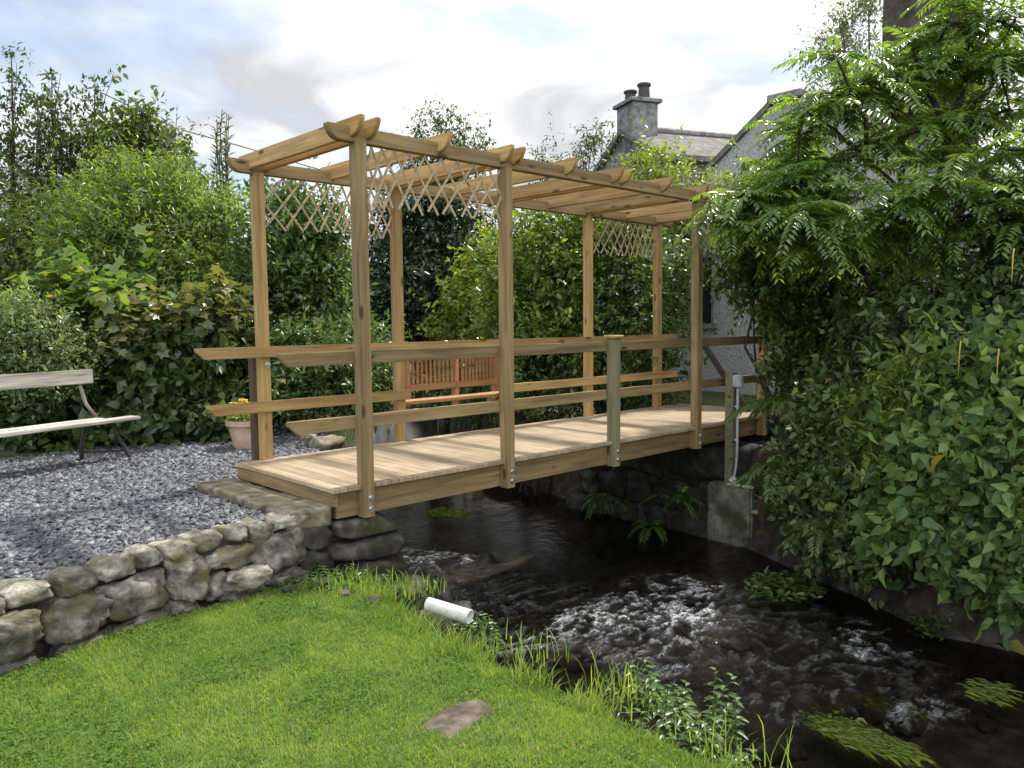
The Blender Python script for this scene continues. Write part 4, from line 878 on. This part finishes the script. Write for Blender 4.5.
plant('rowan_bush', 'dark leafy bush over the house end of the bridge', 'bush', gbase(768, 10.2), clump_px([(752, 255, 9.5, 20, 26), (790, 240, 9.6, 30, 40), (778, 300, 9.6, 24, 30), (750, 300, 9.6, 9, 18), (810, 335, 9.6, 30, 34), (742, 215, 9.6, 14, 18), (815, 270, 9.4, 30, 34), (840, 320, 9.2, 26, 34), (800, 385, 9.3, 26, 20), (845, 380, 9.0, 26, 26), (795, 210, 9.5, 26, 22), (865, 275, 9.0, 30, 30), (890, 310, 8.9, 26, 30), (775, 265, 9.4, 22, 28), (795, 350, 9.3, 20, 26), (900, 255, 9.0, 26, 22), (940, 275, 9.0, 30, 16), (738, 248, 9.5, 14, 24), (730, 285, 9.5, 9, 14), (772, 195, 10.3, 28, 26), (800, 180, 10.3, 30, 26)]), L_vib, 2700, 10, .10, .3, .05, stems=6, trunk='stems', w=.5, shell=.3)

# sumac: forked stems carrying long pinnate fronds
def frond_arrays(orig, dirs, length, droop, np_=12):
    parts = []
    N = len(orig); t = np.linspace(.16, 1, np_)
    h = dirs.copy(); h[:, 2] = 0; h = nrmz(h); side = nrmz(np.cross(h, np.array([0, 0, 1.])))
    pos = []; dr = []; nr = []; ll = []; vv = []
    fv = np.clip(rng.normal(.5, .25, N), 0, 1)
    for k in range(np_):
        for sg in (-1, 1):
            p = orig + dirs*(length*t[k])[:, None]; p[:, 2] -= droop*length*t[k]**2
            tang = dirs.copy(); tang[:, 2] -= 2*droop*t[k]; tang = nrmz(tang)
            e = side*sg*.85 + tang*(.35+.5*t[k]); e[:, 2] -= .22
            pos.append(p); dr.append(e+rng.normal(size=(N, 3))*.10); nr.append(np.cross(side, tang)+side*sg*.25+rng.normal(size=(N, 3))*.15); ll.append(length*.25*(1-.55*abs(t[k]-.45))*rng.uniform(.85, 1.1, N)); vv.append(np.clip(fv+rng.normal(0, .08, N), 0, 1))
    return leaf_arrays(np.concatenate(pos), np.concatenate(dr), np.concatenate(nr), np.concatenate(ll), .30, np.concatenate(vv), T_DIA)
def sumac():
    base = gbase(950, 8.3); t = thing('sumac_tree', 'spreading sumac tree with long feathery fronds leaning over the right bank', 'tree', base); mb = MB()
    D = 8.2; tips = []
    fork = P(948, 232, D); limb(mb, base, fork, .10, .075, .05, 8)
    def br_(a, pts, r0):
        prev = a
        for i, q_ in enumerate(pts):
            r1 = r0*(.72); limb(mb, prev, q_, r0, r1, .06, 6, 4); prev = q_; r0 = r1
        tips.append(prev)
    J = P
    br_(fork, [J(940, 185, 8.1), J(950, 130, 8.0), J(985, 95, 7.9), J(1010, 55, 7.8)], .07)
    br_(fork, [J(900, 190, 8.1), J(870, 165, 8.0), J(835, 130, 8.2), J(805, 110, 8.3)], .055)
    br_(fork, [J(975, 190, 8.3), J(1000, 150, 8.5), J(1035, 120, 8.6)], .05)
    br_(J(950, 130, 8.0), [J(930, 95, 8.2), J(918, 68, 8.4), J(912, 48, 8.5)], .04)
    br_(J(950, 130, 8.0), [J(965, 80, 8.1), J(968, 30, 8.2), J(960, -10, 8.2)], .04)
    br_(J(870, 165, 8.0), [J(865, 120, 7.9), J(850, 90, 7.9), J(838, 60, 8.0)], .03)
    br_(J(900, 190, 8.1), [J(905, 150, 8.2), J(890, 105, 8.3), J(880, 70, 8.3)], .03)
    s2 = gbase(905, 8.6); f2 = J(862, 275, 8.4); limb(mb, s2, J(895, 330, 8.5), .06, .05, .05, 7); limb(mb, J(895, 330, 8.5), f2, .05, .045, .05, 7)
    br_(f2, [J(855, 225, 8.2), J(820, 200, 8.0), J(785, 190, 7.9)], .035)
    br_(f2, [J(830, 250, 8.0), J(800, 245, 7.7), J(770, 240, 7.6)], .03)
    br_(f2, [J(880, 225, 7.9), J(900, 200, 7.6), J(930, 190, 7.3)], .03)
    br_(fork, [J(985, 215, 7.9), J(1000, 195, 7.5), J(1030, 180, 7.2)], .04)
    extra = []
    spots = [(790, 168, 8.6), (798, 130, 8.5), (832, 98, 8.3), (858, 88, 8.2), (905, 72, 8.3), (935, 45, 8.3), (950, 25, 8.1), (985, 20, 8.0), (1015, 20, 7.9), (1000, 70, 7.9), (960, 70, 8.0), (915, 75, 8.1), (880, 95, 8.0), (840, 110, 8.0), (800, 135, 8.1), (798, 165, 8.2), (768, 190, 8.2), (1010, 110, 7.8), (970, 120, 7.9), (920, 130, 7.8), (880, 145, 7.9), (845, 160, 7.9), (810, 175, 7.9), (803, 205, 7.8), (788, 225, 7.5), (800, 215, 7.3), (840, 215, 7.3), (880, 190, 7.4), (1000, 150, 7.4), (965, 165, 7.3), (930, 190, 7.2), (1015, 185, 7.0), (985, 200, 7.0), (1030, 150, 7.2), (1040, 60, 7.9), (990, -15, 8.1), (900, 215, 7.2), (1030, 220, 7.0), (830, 190, 7.6), (790, 185, 7.9), (758, 210, 8.0), (815, 240, 7.4), (880, 238, 7.6), (918, 228, 7.5), (852, 255, 7.6), (960, 222, 7.3), (990, 235, 7.2), (935, 258, 7.6), (760, 238, 7.9), (745, 205, 8.2), (915, 95, 8.6), (945, 120, 8.6), (925, 160, 8.6), (965, 140, 8.6), (985, 95, 8.5), (905, 125, 8.6), (738, 198, 8.0), (728, 226, 7.9), (1000, 45, 8.3), (975, 60, 8.5)]
    for sp in spots:
        q_ = J(*sp); n0 = min(tips, key=lambda w_: (w_-q_).length)
        limb(mb, n0, q_, .016, .007, .10, 5, 3); tips.append(q_); extra.append(q_)
    org = []; drs = []
    for q_ in tips:
        m_ = random.randint(12, 18); a0 = random.random()*6.28
        for i in range(m_):
            a_ = a0+i*2.4; el_ = random.uniform(-.15, .75); org.append((q_ + Vector((random.gauss(0, .06), random.gauss(0, .06), random.gauss(0, .05))))[:]); drs.append((math.cos(a_)*math.cos(el_), math.sin(a_)*math.cos(el_), math.sin(el_)))
    org = np.array(org); drs = np.array(drs); ln = rng.uniform(.36, .62, len(org)); dp_ = rng.uniform(.35, .75, len(org))
    for i in range(len(org)):
        o_ = Vector(org[i]); d_ = Vector(drs[i]); mb.tube([o_ + d_*ln[i]*t_ - Vector((0, 0, dp_[i]*ln[i]*t_*t_)) for t_ in (0, .35, .7, 1)], [.004, .003, .002, .001], 3, False)
    mb.build('trunk', M_barkd, t, smooth=True)
    link('crown', leaf_mesh('crown', [frond_arrays(org, drs, ln, dp_)]), L_sumac, t)
sumac()

# right bank shrubs
plant('dogwood_bush', 'big light green broad leaved bush on the right bank hanging over the water', 'bush', gbase(1000, 6.9), clump_px([(985, 385, 6.7, 36, 26), (1040, 385, 6.2, 36, 30), (925, 400, 7.1, 30, 26), (1008, 440, 6.2, 40, 26), (940, 455, 6.7, 34, 24), (975, 490, 6.3, 32, 24), (905, 470, 7.0, 22, 20), (1038, 500, 5.9, 32, 34), (945, 530, 6.4, 30, 22), (1000, 550, 6.1, 30, 26), (1048, 560, 5.8, 24, 26), (905, 525, 6.8, 24, 22), (985, 580, 6.0, 18, 14), (1040, 605, 5.7, 18, 20)]), L_dog, 2300, 8, .112, .28, .04, stems=16, trunk='stems', T=T_LEAF, w=.8, droop=.4, flat=.35, shell=.40, shoots=.18)
plant('elder_bush', 'light yellowish green shoots with narrow leaves growing through the broad leaved bush', 'bush', gbase(930, 7.2), clump_px([(905, 395, 6.9, 24, 20), (935, 368, 6.8, 22, 18), (962, 470, 6.35, 18, 16), (888, 450, 7.0, 22, 22), (1012, 402, 6.25, 20, 16), (925, 505, 6.6, 20, 16), (870, 415, 7.6, 22, 18), (1000, 515, 6.0, 16, 14)]), L_horn, 420, 9, .095, .26, .03, stems=8, trunk='stems', T=T_LEAF, w=.42, droop=.4, flat=.5, shell=.3, shoots=.2)
plant('lilac_bush', 'dark dense bush rising behind the broad leaved bush under the sumac', 'bush', gbase(985, 8.0), clump_px([(960, 320, 7.4, 50, 36), (1020, 290, 7.2, 46, 46), (905, 335, 7.8, 34, 30), (1055, 250, 7.2, 40, 50), (940, 400, 7.6, 50, 40), (1020, 420, 7.2, 50, 60), (960, 500, 7.2, 50, 50), (890, 430, 7.8, 30, 40), (1030, 560, 6.6, 40, 50), (1000, 262, 7.6, 30, 20)]), L_lil, 2600, 10, .078, .26, .05, stems=10, trunk='stems', T=T_LEAF, w=.62, droop=.4, flat=.45, shoots=.12)
plant('bramble_bush', 'tangled dark bramble thicket between the concrete block and the broad leaved bush', 'bush', gbase(850, 8.2), clump_px([(818, 445, 8.3, 30, 30), (850, 430, 8.1, 40, 40), (806, 495, 8.2, 26, 26), (840, 500, 7.9, 40, 34), (880, 480, 7.5, 36, 40), (880, 385, 8.3, 36, 34), (838, 385, 8.6, 22, 26), (870, 320, 8.6, 28, 26), (828, 540, 7.7, 30, 18), (870, 545, 7.3, 40, 26)]), L_bram, 1900, 10, .078, .24, .03, stems=12, trunk='stems', T=T_LEAF, w=.7, droop=.45, flat=.45)
def fern(label, px, py, d, n, ln, mat=L_fern, group='ferns on the banks'):
    p = P(px, py, d); t = thing('fern', label, 'fern', p, group); org = np.tile(np.array(p[:]), (n, 1)) + rng.normal(size=(n, 3))*.02
    a_ = np.arange(n)*2.4+rng.random(n)*.4; el_ = rng.uniform(.3, 1.0, n); drs = np.stack([np.cos(a_)*np.cos(el_), np.sin(a_)*np.cos(el_), np.sin(el_)], 1)
    l_ = ln*rng.uniform(.7, 1.2, n); dp_ = rng.uniform(.6, 1.0, n); mb = MB()
    for i in range(n):
        o_ = Vector(org[i]); d_ = Vector(drs[i]); mb.tube([o_ + d_*l_[i]*t_ - Vector((0, 0, dp_[i]*l_[i]*t_*t_)) for t_ in (0, .35, .7, 1)], [.004, .003, .002, .001], 3, False)
    mb.build('stalks', L_fern, t); link('fronds', leaf_mesh('fronds', [frond_arrays(org, drs, l_, dp_, 16)]), mat, t)
fern('large fern at the house end of the deck under the bushes', 790, 405, 8.6, 12, .6)
fern('drooping fern beside the top of the concrete block', 775, 470, 8.5, 12, .5)
fern('bright fern hanging low over the dark water on the right bank', 815, 530, 7.6, 9, .42)
fern('fern growing from the dark bank left of the concrete block', 680, 500, 9.6, 9, .45)
fern('dark fern under the middle of the bridge on the far bank', 600, 500, 10.2, 9, .4)
fern('dark leafy fern at the water line between the bank stones and the block', 650, 528, 9.9, 8, .36)
fern('small fern low on the right bank under the broad leaved bush', 905, 560, 6.9, 8, .36)
# yellowed hanging leaves
m = MB()
for (px, py, d) in ((1015, 250, 6.3), (962, 342, 6.2), (1000, 350, 6.0)):
    a_ = P(px, py, d); m.tube([a_, a_+Vector((-.03, 0, .01)), a_+Vector((-.05, 0, -.07)), a_+Vector((-.055, 0, -.25))], [.003, .0055, .005, .0015], 5)
    o = m.build('dead_leaf', leafmat('straw_leaf', (0.5, 0.42, 0.12), (0.5, 0.42, 0.12), .3)); m = MB()
    tag(o, {1015: 'long yellow leaf hanging at the right edge beside the sumac trunk', 962: 'thin yellow leaf hanging in the broad leaved bush, left of the pair', 1000: 'thin yellow leaf hanging in the broad leaved bush, right of the pair'}[px], 'leaf', 'yellow hanging leaves')

# water weeds and marginal plants
def weed(label, px, py, rx, ry, n, L, hgt, z=WATER+.004, mat=None, name='water_weed', cat='water plant', group='plants in the stream', up=.6, T=T_LEAF, w=.55, flow=False):
    c = PZ(px, py, z); a_ = rng.random(n)*6.283; r = rng.random(n)**.5
    pos = np.stack([c.x+np.cos(a_)*r*rx+rng.normal(0, .03, n), c.y+np.sin(a_)*r*ry+rng.normal(0, .03, n), z+rng.random(n)*hgt*(1-.6*r)], 1)
    dr = rng.normal(size=(n, 3)); dr[:, 2] = np.abs(dr[:, 2])*.5*up; nr = rng.normal(size=(n, 3))*.4+np.array([0, 0, .8])
    if flow: dr = np.array([.12, -1, -.02])+rng.normal(size=(n, 3))*np.array([.34, .12, .03])
    o = link(name, leaf_mesh(name, [leaf_arrays(pos, dr, nr, L*rng.uniform(.5, 1.2, n), w, rng.random(n), T)]), mat or L_weed); tag(o, label, cat, group)
weed('clump of cress growing out of the stream below the right bank bushes', 785, 590, .42, .34, 420, .085, .13)
weed('small cress clump in dark water under the broad leaved bush', 935, 630, .22, .18, 220, .075, .2)
weed('bright green weed bed trailing in the water at the bottom of the photo', 852, 735, .12, .36, 520, .15, .010, up=.2, w=.10, flow=True, mat=L_trail)
weed('few small leaves standing on the large bright weed bed', 848, 728, .15, .3, 60, .06, .06, mat=L_trail)
weed('thin strip of weed beside the larger bright weed bed', 885, 705, .06, .2, 130, .13, .006, up=.2, w=.10, flow=True, mat=L_trail)
weed('faint weed patch in the dark water at the right edge', 985, 690, .2, .14, 120, .13, .008, up=.2, w=.10, flow=True, mat=L_trail)
weed('green weed patch in the ripples below the bridge deck', 445, 512, .25, .3, 260, .13, .02, up=.2, w=.12, flow=True, mat=L_trail)
def nettle(label, px, py, z, n, hgt, spread, L):
    c = PZ(px, py, z); t = thing('nettle_plant', label, 'plant', c, 'leafy plants on the lawn bank'); mb = MB(); pos = []; dr = []; ll = []
    for i in range(n):
        b_ = c + Vector((random.gauss(0, spread), random.gauss(0, spread), -.05)); tp_ = b_ + Vector((random.gauss(0, .08), random.gauss(0, .08), hgt*random.uniform(.5, 1.1))); pts = limb(mb, b_, tp_, .005, .002, .05, 4, 6)
        for j in range(14):
            tt = .15+.85*j/14; f = tt*6; q_ = min(5, int(f)); p = pts[q_].lerp(pts[q_+1], f-q_); an = j*1.57+random.uniform(-.3, .3); pos.append(p[:]); dr.append((math.cos(an), math.sin(an), -.15+.3*tt)); ll.append(L*(1.15-.55*tt))
    dr = np.array(dr); n_ = len(pos); mb.build('stems', L_fern, t)
    link('leaves', leaf_mesh('leaves', [leaf_arrays(np.array(pos), dr, np.tile([0, 0, 1.], (n_, 1))+rng.normal(size=(n_, 3))*.25, np.array(ll), .55, rng.random(n_), T_LEAF)]), L_fern, t)
nettle('leafy nettle clump hanging over the water at the lower edge of the lawn', 695, 735, -.85, 26, .32, .11, .075)
nettle('small leafy nettle clump left of the larger nettle clump at the lawn edge', 655, 705, -.85, 10, .25, .06, .065)
nettle('leafy weeds under the white drain pipe at the water edge', 478, 640, -1.15, 14, .3, .10, .07)
nettle('low weeds growing at the foot of the dark bridge pier', 350, 575, -.55, 12, .16, .14, .055)
nettle('weeds and dead stems in front of the wall end boulder', 300, 582, -.56, 16, .10, .10, .045)
nettle('small weeds on the shelf above the wall foot boulder', 235, 556, -.36, 9, .07, .05, .04)
nettle('low weed patch at the foot of the left part of the retaining wall', 95, 640, -.56, 12, .07, .10, .04)
nettle('tiny weed sprouting from the retaining wall stones', 166, 582, -.42, 3, .09, .02, .05)

# planter with yellow flowers
pc = PZ(249, 448, -.2); pl = thing('planter', 'pale terracotta pot of yellow flowers behind the bridge corner post', 'planter', pc)
m = MB(); m.lathe(pc, [(.0, 0.005), (.16, 0), (.22, .25), (.225, .27), (.25, .275), (.25, .33), (.225, .335), (.2, .31), (.0, .30)], 28); m.build('pot', M_terra, pl, smooth=False)
n = 420; a_ = rng.random(n)*6.28; r = rng.random(n)**.5*.24; pos = np.stack([pc.x+np.cos(a_)*r, pc.y+np.sin(a_)*r, pc.z+.3+rng.random(n)*.22*(1.2-r/.24*.8)], 1); dr = rng.normal(size=(n, 3))+np.array([0, 0, .5])
link('leaves', leaf_mesh('leaves', [leaf_arrays(pos, dr, rng.normal(size=(n, 3))*.5+np.array([0, 0, .7]), .08*rng.uniform(.6, 1.2, n), .45, rng.random(n), T_LEAF)]), L_yel, pl)
n = 200; a_ = rng.random(n)*6.28; r = rng.random(n)**.5*.25; pos = np.stack([pc.x+np.cos(a_)*r, pc.y+np.sin(a_)*r, pc.z+.42+rng.random(n)*.16*(1.2-r/.24*.8)], 1); dr = rng.normal(size=(n, 3))
link('flowers', leaf_mesh('flowers', [leaf_arrays(pos, dr, rng.normal(size=(n, 3))*.5+np.array([0, 0, .7]), .055*rng.uniform(.6, 1.2, n), .8, rng.random(n), T_LEAF)]), M_petal, pl)

# wires
m = MB(); m.tube([P(100, 92, 20), P(175, 128, 20.5), P(240, 146, 21), P(348, 178, 22), P(420, 192, 23), P(640, 240, 26)], .014, 4); o = m.build('overhead_wire', M_wire); tag(o, 'thin dark overhead wire crossing the sky behind the pergola', 'wire')

# ------------------------------------------------------------------ gravel chips
def chips(n):
    x = rng.uniform(-4.3, 2.4, n*3); y = rng.uniform(-1.2, 4.75, n*3)
    wy = np.interp(x, [p[0] for p in WALLF], [p[1] for p in WALLF]); e = interp(y, EDGE)
    ok = (y > wy+.22) & (x < e-.02) & ~((x > -.66) & (x < .4) & (y < 1.72)); x = x[ok][:n]; y = y[ok][:n]; n = len(x)
    z = ground_z(x, y)
    tp = np.array([[-1, -1, -1], [1, -1, -1], [1, 1, -1], [-1, 1, -1], [-1, -1, 1], [1, -1, 1], [1, 1, 1], [-1, 1, 1]], float)
    k = tp[None]*(1+rng.uniform(-.35, .2, (n, 8, 1))); sz = np.stack([rng.uniform(.016, .046, n), rng.uniform(.012, .030, n), rng.uniform(.004, .009, n)], 1); k = k*sz[:, None, :]
    az_ = rng.random(n)*6.28; ti = rng.normal(0, .34, n); tj = rng.normal(0, .34, n)
    ca, sa = np.cos(az_), np.sin(az_)
    ct, s_t = np.cos(ti), np.sin(ti); Y_ = k[:, :, 1]*ct[:, None]-k[:, :, 2]*s_t[:, None]; Z_ = k[:, :, 1]*s_t[:, None]+k[:, :, 2]*ct[:, None]; X_ = k[:, :, 0]
    cj, sj = np.cos(tj), np.sin(tj); X2 = X_*cj[:, None]+Z_*sj[:, None]; Z2 = -X_*sj[:, None]+Z_*cj[:, None]
    V = np.stack([X2*ca[:, None]-Y_*sa[:, None]+x[:, None], X2*sa[:, None]+Y_*ca[:, None]+y[:, None], Z2+z[:, None]+rng.uniform(.002, .016, n)[:, None]], 2).reshape(-1, 3)
    f = np.array([0, 3, 2, 1, 4, 5, 6, 7, 0, 1, 5, 4, 1, 2, 6, 5, 2, 3, 7, 6, 3, 0, 4, 7]); fa = (np.arange(n)[:, None]*8+f[None]).ravel()
    o = link('slate_gravel', np_mesh('slate_gravel', V, fa, np.full(n*6, 4), var=np.repeat(rng.random(n), 8)), M_slate, kind='stuff'); tag(o, 'loose blue grey slate chippings covering the yard', 'gravel')
chips(36000)

# ------------------------------------------------------------------ lawn grass
def grass():
    n = 330000
    x = rng.uniform(-4.2, .35, n); y = rng.uniform(-4.6, .3, n)
    wy = np.interp(x, [p[0] for p in WALLF], [p[1] for p in WALLF]); e = interp(y, EDGE) + .06*np.sin(y*9) 
    # keep what the photograph can see, with a margin
    rel = np.stack([x-CAM.x, y-CAM.y], 1); dep = rel[:, 0]*math.sin(yaw)+rel[:, 1]*math.cos(yaw); lat = rel[:, 0]*math.cos(yaw)-rel[:, 1]*math.sin(yaw)
    sc_ = PZ(457, 712, -.52); inslab = (np.abs((x-sc_.x)*math.cos(.15)+(y-sc_.y)*math.sin(.15)) < .135) & (np.abs(-(x-sc_.x)*math.sin(.15)+(y-sc_.y)*math.cos(.15)) < .088)
    foot = np.interp(x, [-9, -1.6, -1.0, -.5, .2], [.05, .05, .13, .26, .32]) + .06*(vnoise(x, y, 9, 81)-.5)*2
    ok = (y < wy-foot) & (x < e+.02) & ~((np.abs(x-PZ(450, 611, -.85).x+.1) < .28) & (np.abs(y-PZ(450, 611, -.85).y) < .16) & (x > e-.13)) & (dep > 2.2) & (np.abs(lat) < dep*.85+.3) & ~inslab & ((x < .0) | (y < -.3))
    x = x[ok]; y = y[ok]; e = e[ok]; wy = wy[ok]; n = len(x); z = ground_z(x, y)
    edge = np.clip(1-(e-x)/.30, 0, 1); wl2 = np.clip(1-(wy-y-.05)/.22, 0, 1)
    pat = vnoise(x, y, 1.7, 51)*.45+vnoise(x, y, 5, 52)*.3+vnoise(x, y, 14, 53)*.25
    tuft = (vnoise(x, y, 5, 55) > .62)*1.0
    hgt = (.011+.016*rng.random(n))*(.75+.6*pat) + edge*.115*rng.random(n)**1.7*(.3+1.2*tuft) + wl2*.05*rng.random(n)*tuft
    lean = rng.normal(0, .5, (n, 2)) ; lean[:, 0] += edge*.35
    a_ = rng.random(n)*3.1416; wd = .0016+.0012*rng.random(n)+.001*edge
    bx, by = np.cos(a_)*wd, np.sin(a_)*wd
    V = np.zeros((n, 5, 3)); V[:, 0] = np.stack([x-bx, y-by, z-.004], 1); V[:, 1] = np.stack([x+bx, y+by, z-.004], 1)
    mx_ = x+lean[:, 0]*hgt*.4; my_ = y+lean[:, 1]*hgt*.4
    V[:, 2] = np.stack([mx_+bx*.8, my_+by*.8, z+hgt*.6], 1); V[:, 3] = np.stack([mx_-bx*.8, my_-by*.8, z+hgt*.6], 1); V[:, 4] = np.stack([x+lean[:, 0]*hgt, y+lean[:, 1]*hgt, z+hgt*.95], 1)
    f = np.array([0, 1, 2, 3, 3, 2, 4]); fa = (np.arange(n)[:, None]*5+f[None]).ravel(); cn = np.tile(np.array([4, 3]), n)
    v = np.clip(.15+.9*(pat-.15)+rng.normal(0, .18, n), 0, 1); v = np.where(rng.random(n) < .05, rng.uniform(1.3, 2, n), v)
    o = link('grass', np_mesh('grass', V.reshape(-1, 3), fa, cn, var=np.repeat(v, 5)), L_grass, kind='stuff'); tag(o, 'short mown grass of the lawn with longer tufts along the stream', 'grass')
    # clover and low weeds among the grass
    m_ = rng.choice(n, 26000, replace=False); keep = (vnoise(x[m_], y[m_], 3, 61)*.6+vnoise(x[m_], y[m_], 9, 62)*.4) > .53; m_ = m_[keep]; k = len(m_)
    pos = np.stack([x[m_], y[m_], z[m_]+.016+.014*rng.random(k)], 1); dr = rng.normal(size=(k, 3)); dr[:, 2] *= .25
    o = link('clover', leaf_mesh('clover', [leaf_arrays(pos, dr, np.tile([0, 0, 1.], (k, 1))+rng.normal(size=(k, 3))*.3, .017*rng.uniform(.6, 1.3, k), .9, rng.random(k)*.6, T_LEAF)]), L_clover, kind='stuff'); tag(o, 'low clover leaves mixed into the lawn', 'clover')
grass()
def tuft(label, px, py, z, n, L, spread, mat=None, group='long grass tufts'):
    c = PZ(px, py, z); V = []; fa = []; cn = []; vv = []
    mb = MB()
    pos = np.zeros((n, 3)); 
    for i in range(n):
        a_ = random.random()*6.28; b_ = c + Vector((random.gauss(0, spread), random.gauss(0, spread), -.02)); l_ = L*random.uniform(.5, 1.2); d_ = Vector((math.cos(a_), math.sin(a_), 0)); s_ = Vector((-d_.y, d_.x, 0))*.0035; k_ = random.uniform(.1, .7); b0 = len(V)
        for t_ in (0, .35, .7): 
            p = b_ + d_*l_*k_*t_*t_ + Vector((0, 0, l_*(t_-.35*k_*t_*t_))); V += [p-s_*(1-t_*.6), p+s_*(1-t_*.6)]
        V.append(b_ + d_*l_*k_ + Vector((0, 0, l_*(1-.42*k_)))); fa += [b0, b0+1, b0+3, b0+2, b0+2, b0+3, b0+5, b0+4, b0+4, b0+5, b0+6]; cn += [4, 4, 3]; vv += [random.random()]*7
    o = link('grass_tuft', np_mesh('grass_tuft', np.array([v[:] for v in V]), np.array(fa), np.array(cn), var=np.array(vv)), mat or L_grass); tag(o, label, 'grass', group)
tuft('tall grass blades standing at the lawn edge above the dark water', 548, 660, -.72, 16, .24, .06)
tuft('bushy grass tuft at the lawn edge beside the nettles', 615, 695, -.72, 60, .22, .12)
tuft('grass tuft on the bank just right of the white pipe', 505, 652, -.70, 50, .16, .10)
tuft('long grass at the bottom edge of the photo by the stream', 735, 762, -.72, 60, .22, .12)
tuft('grass tuft on top of the lawn bank left of the white pipe', 410, 590, -.58, 110, .13, .10)
tuft('grass clump at the foot of the bridge pier', 345, 583, -.52, 90, .12, .12)
tuft('bright grass tuft behind the bridge railing beside the pale rock', 345, 440, -.22, 90, .24, .12)
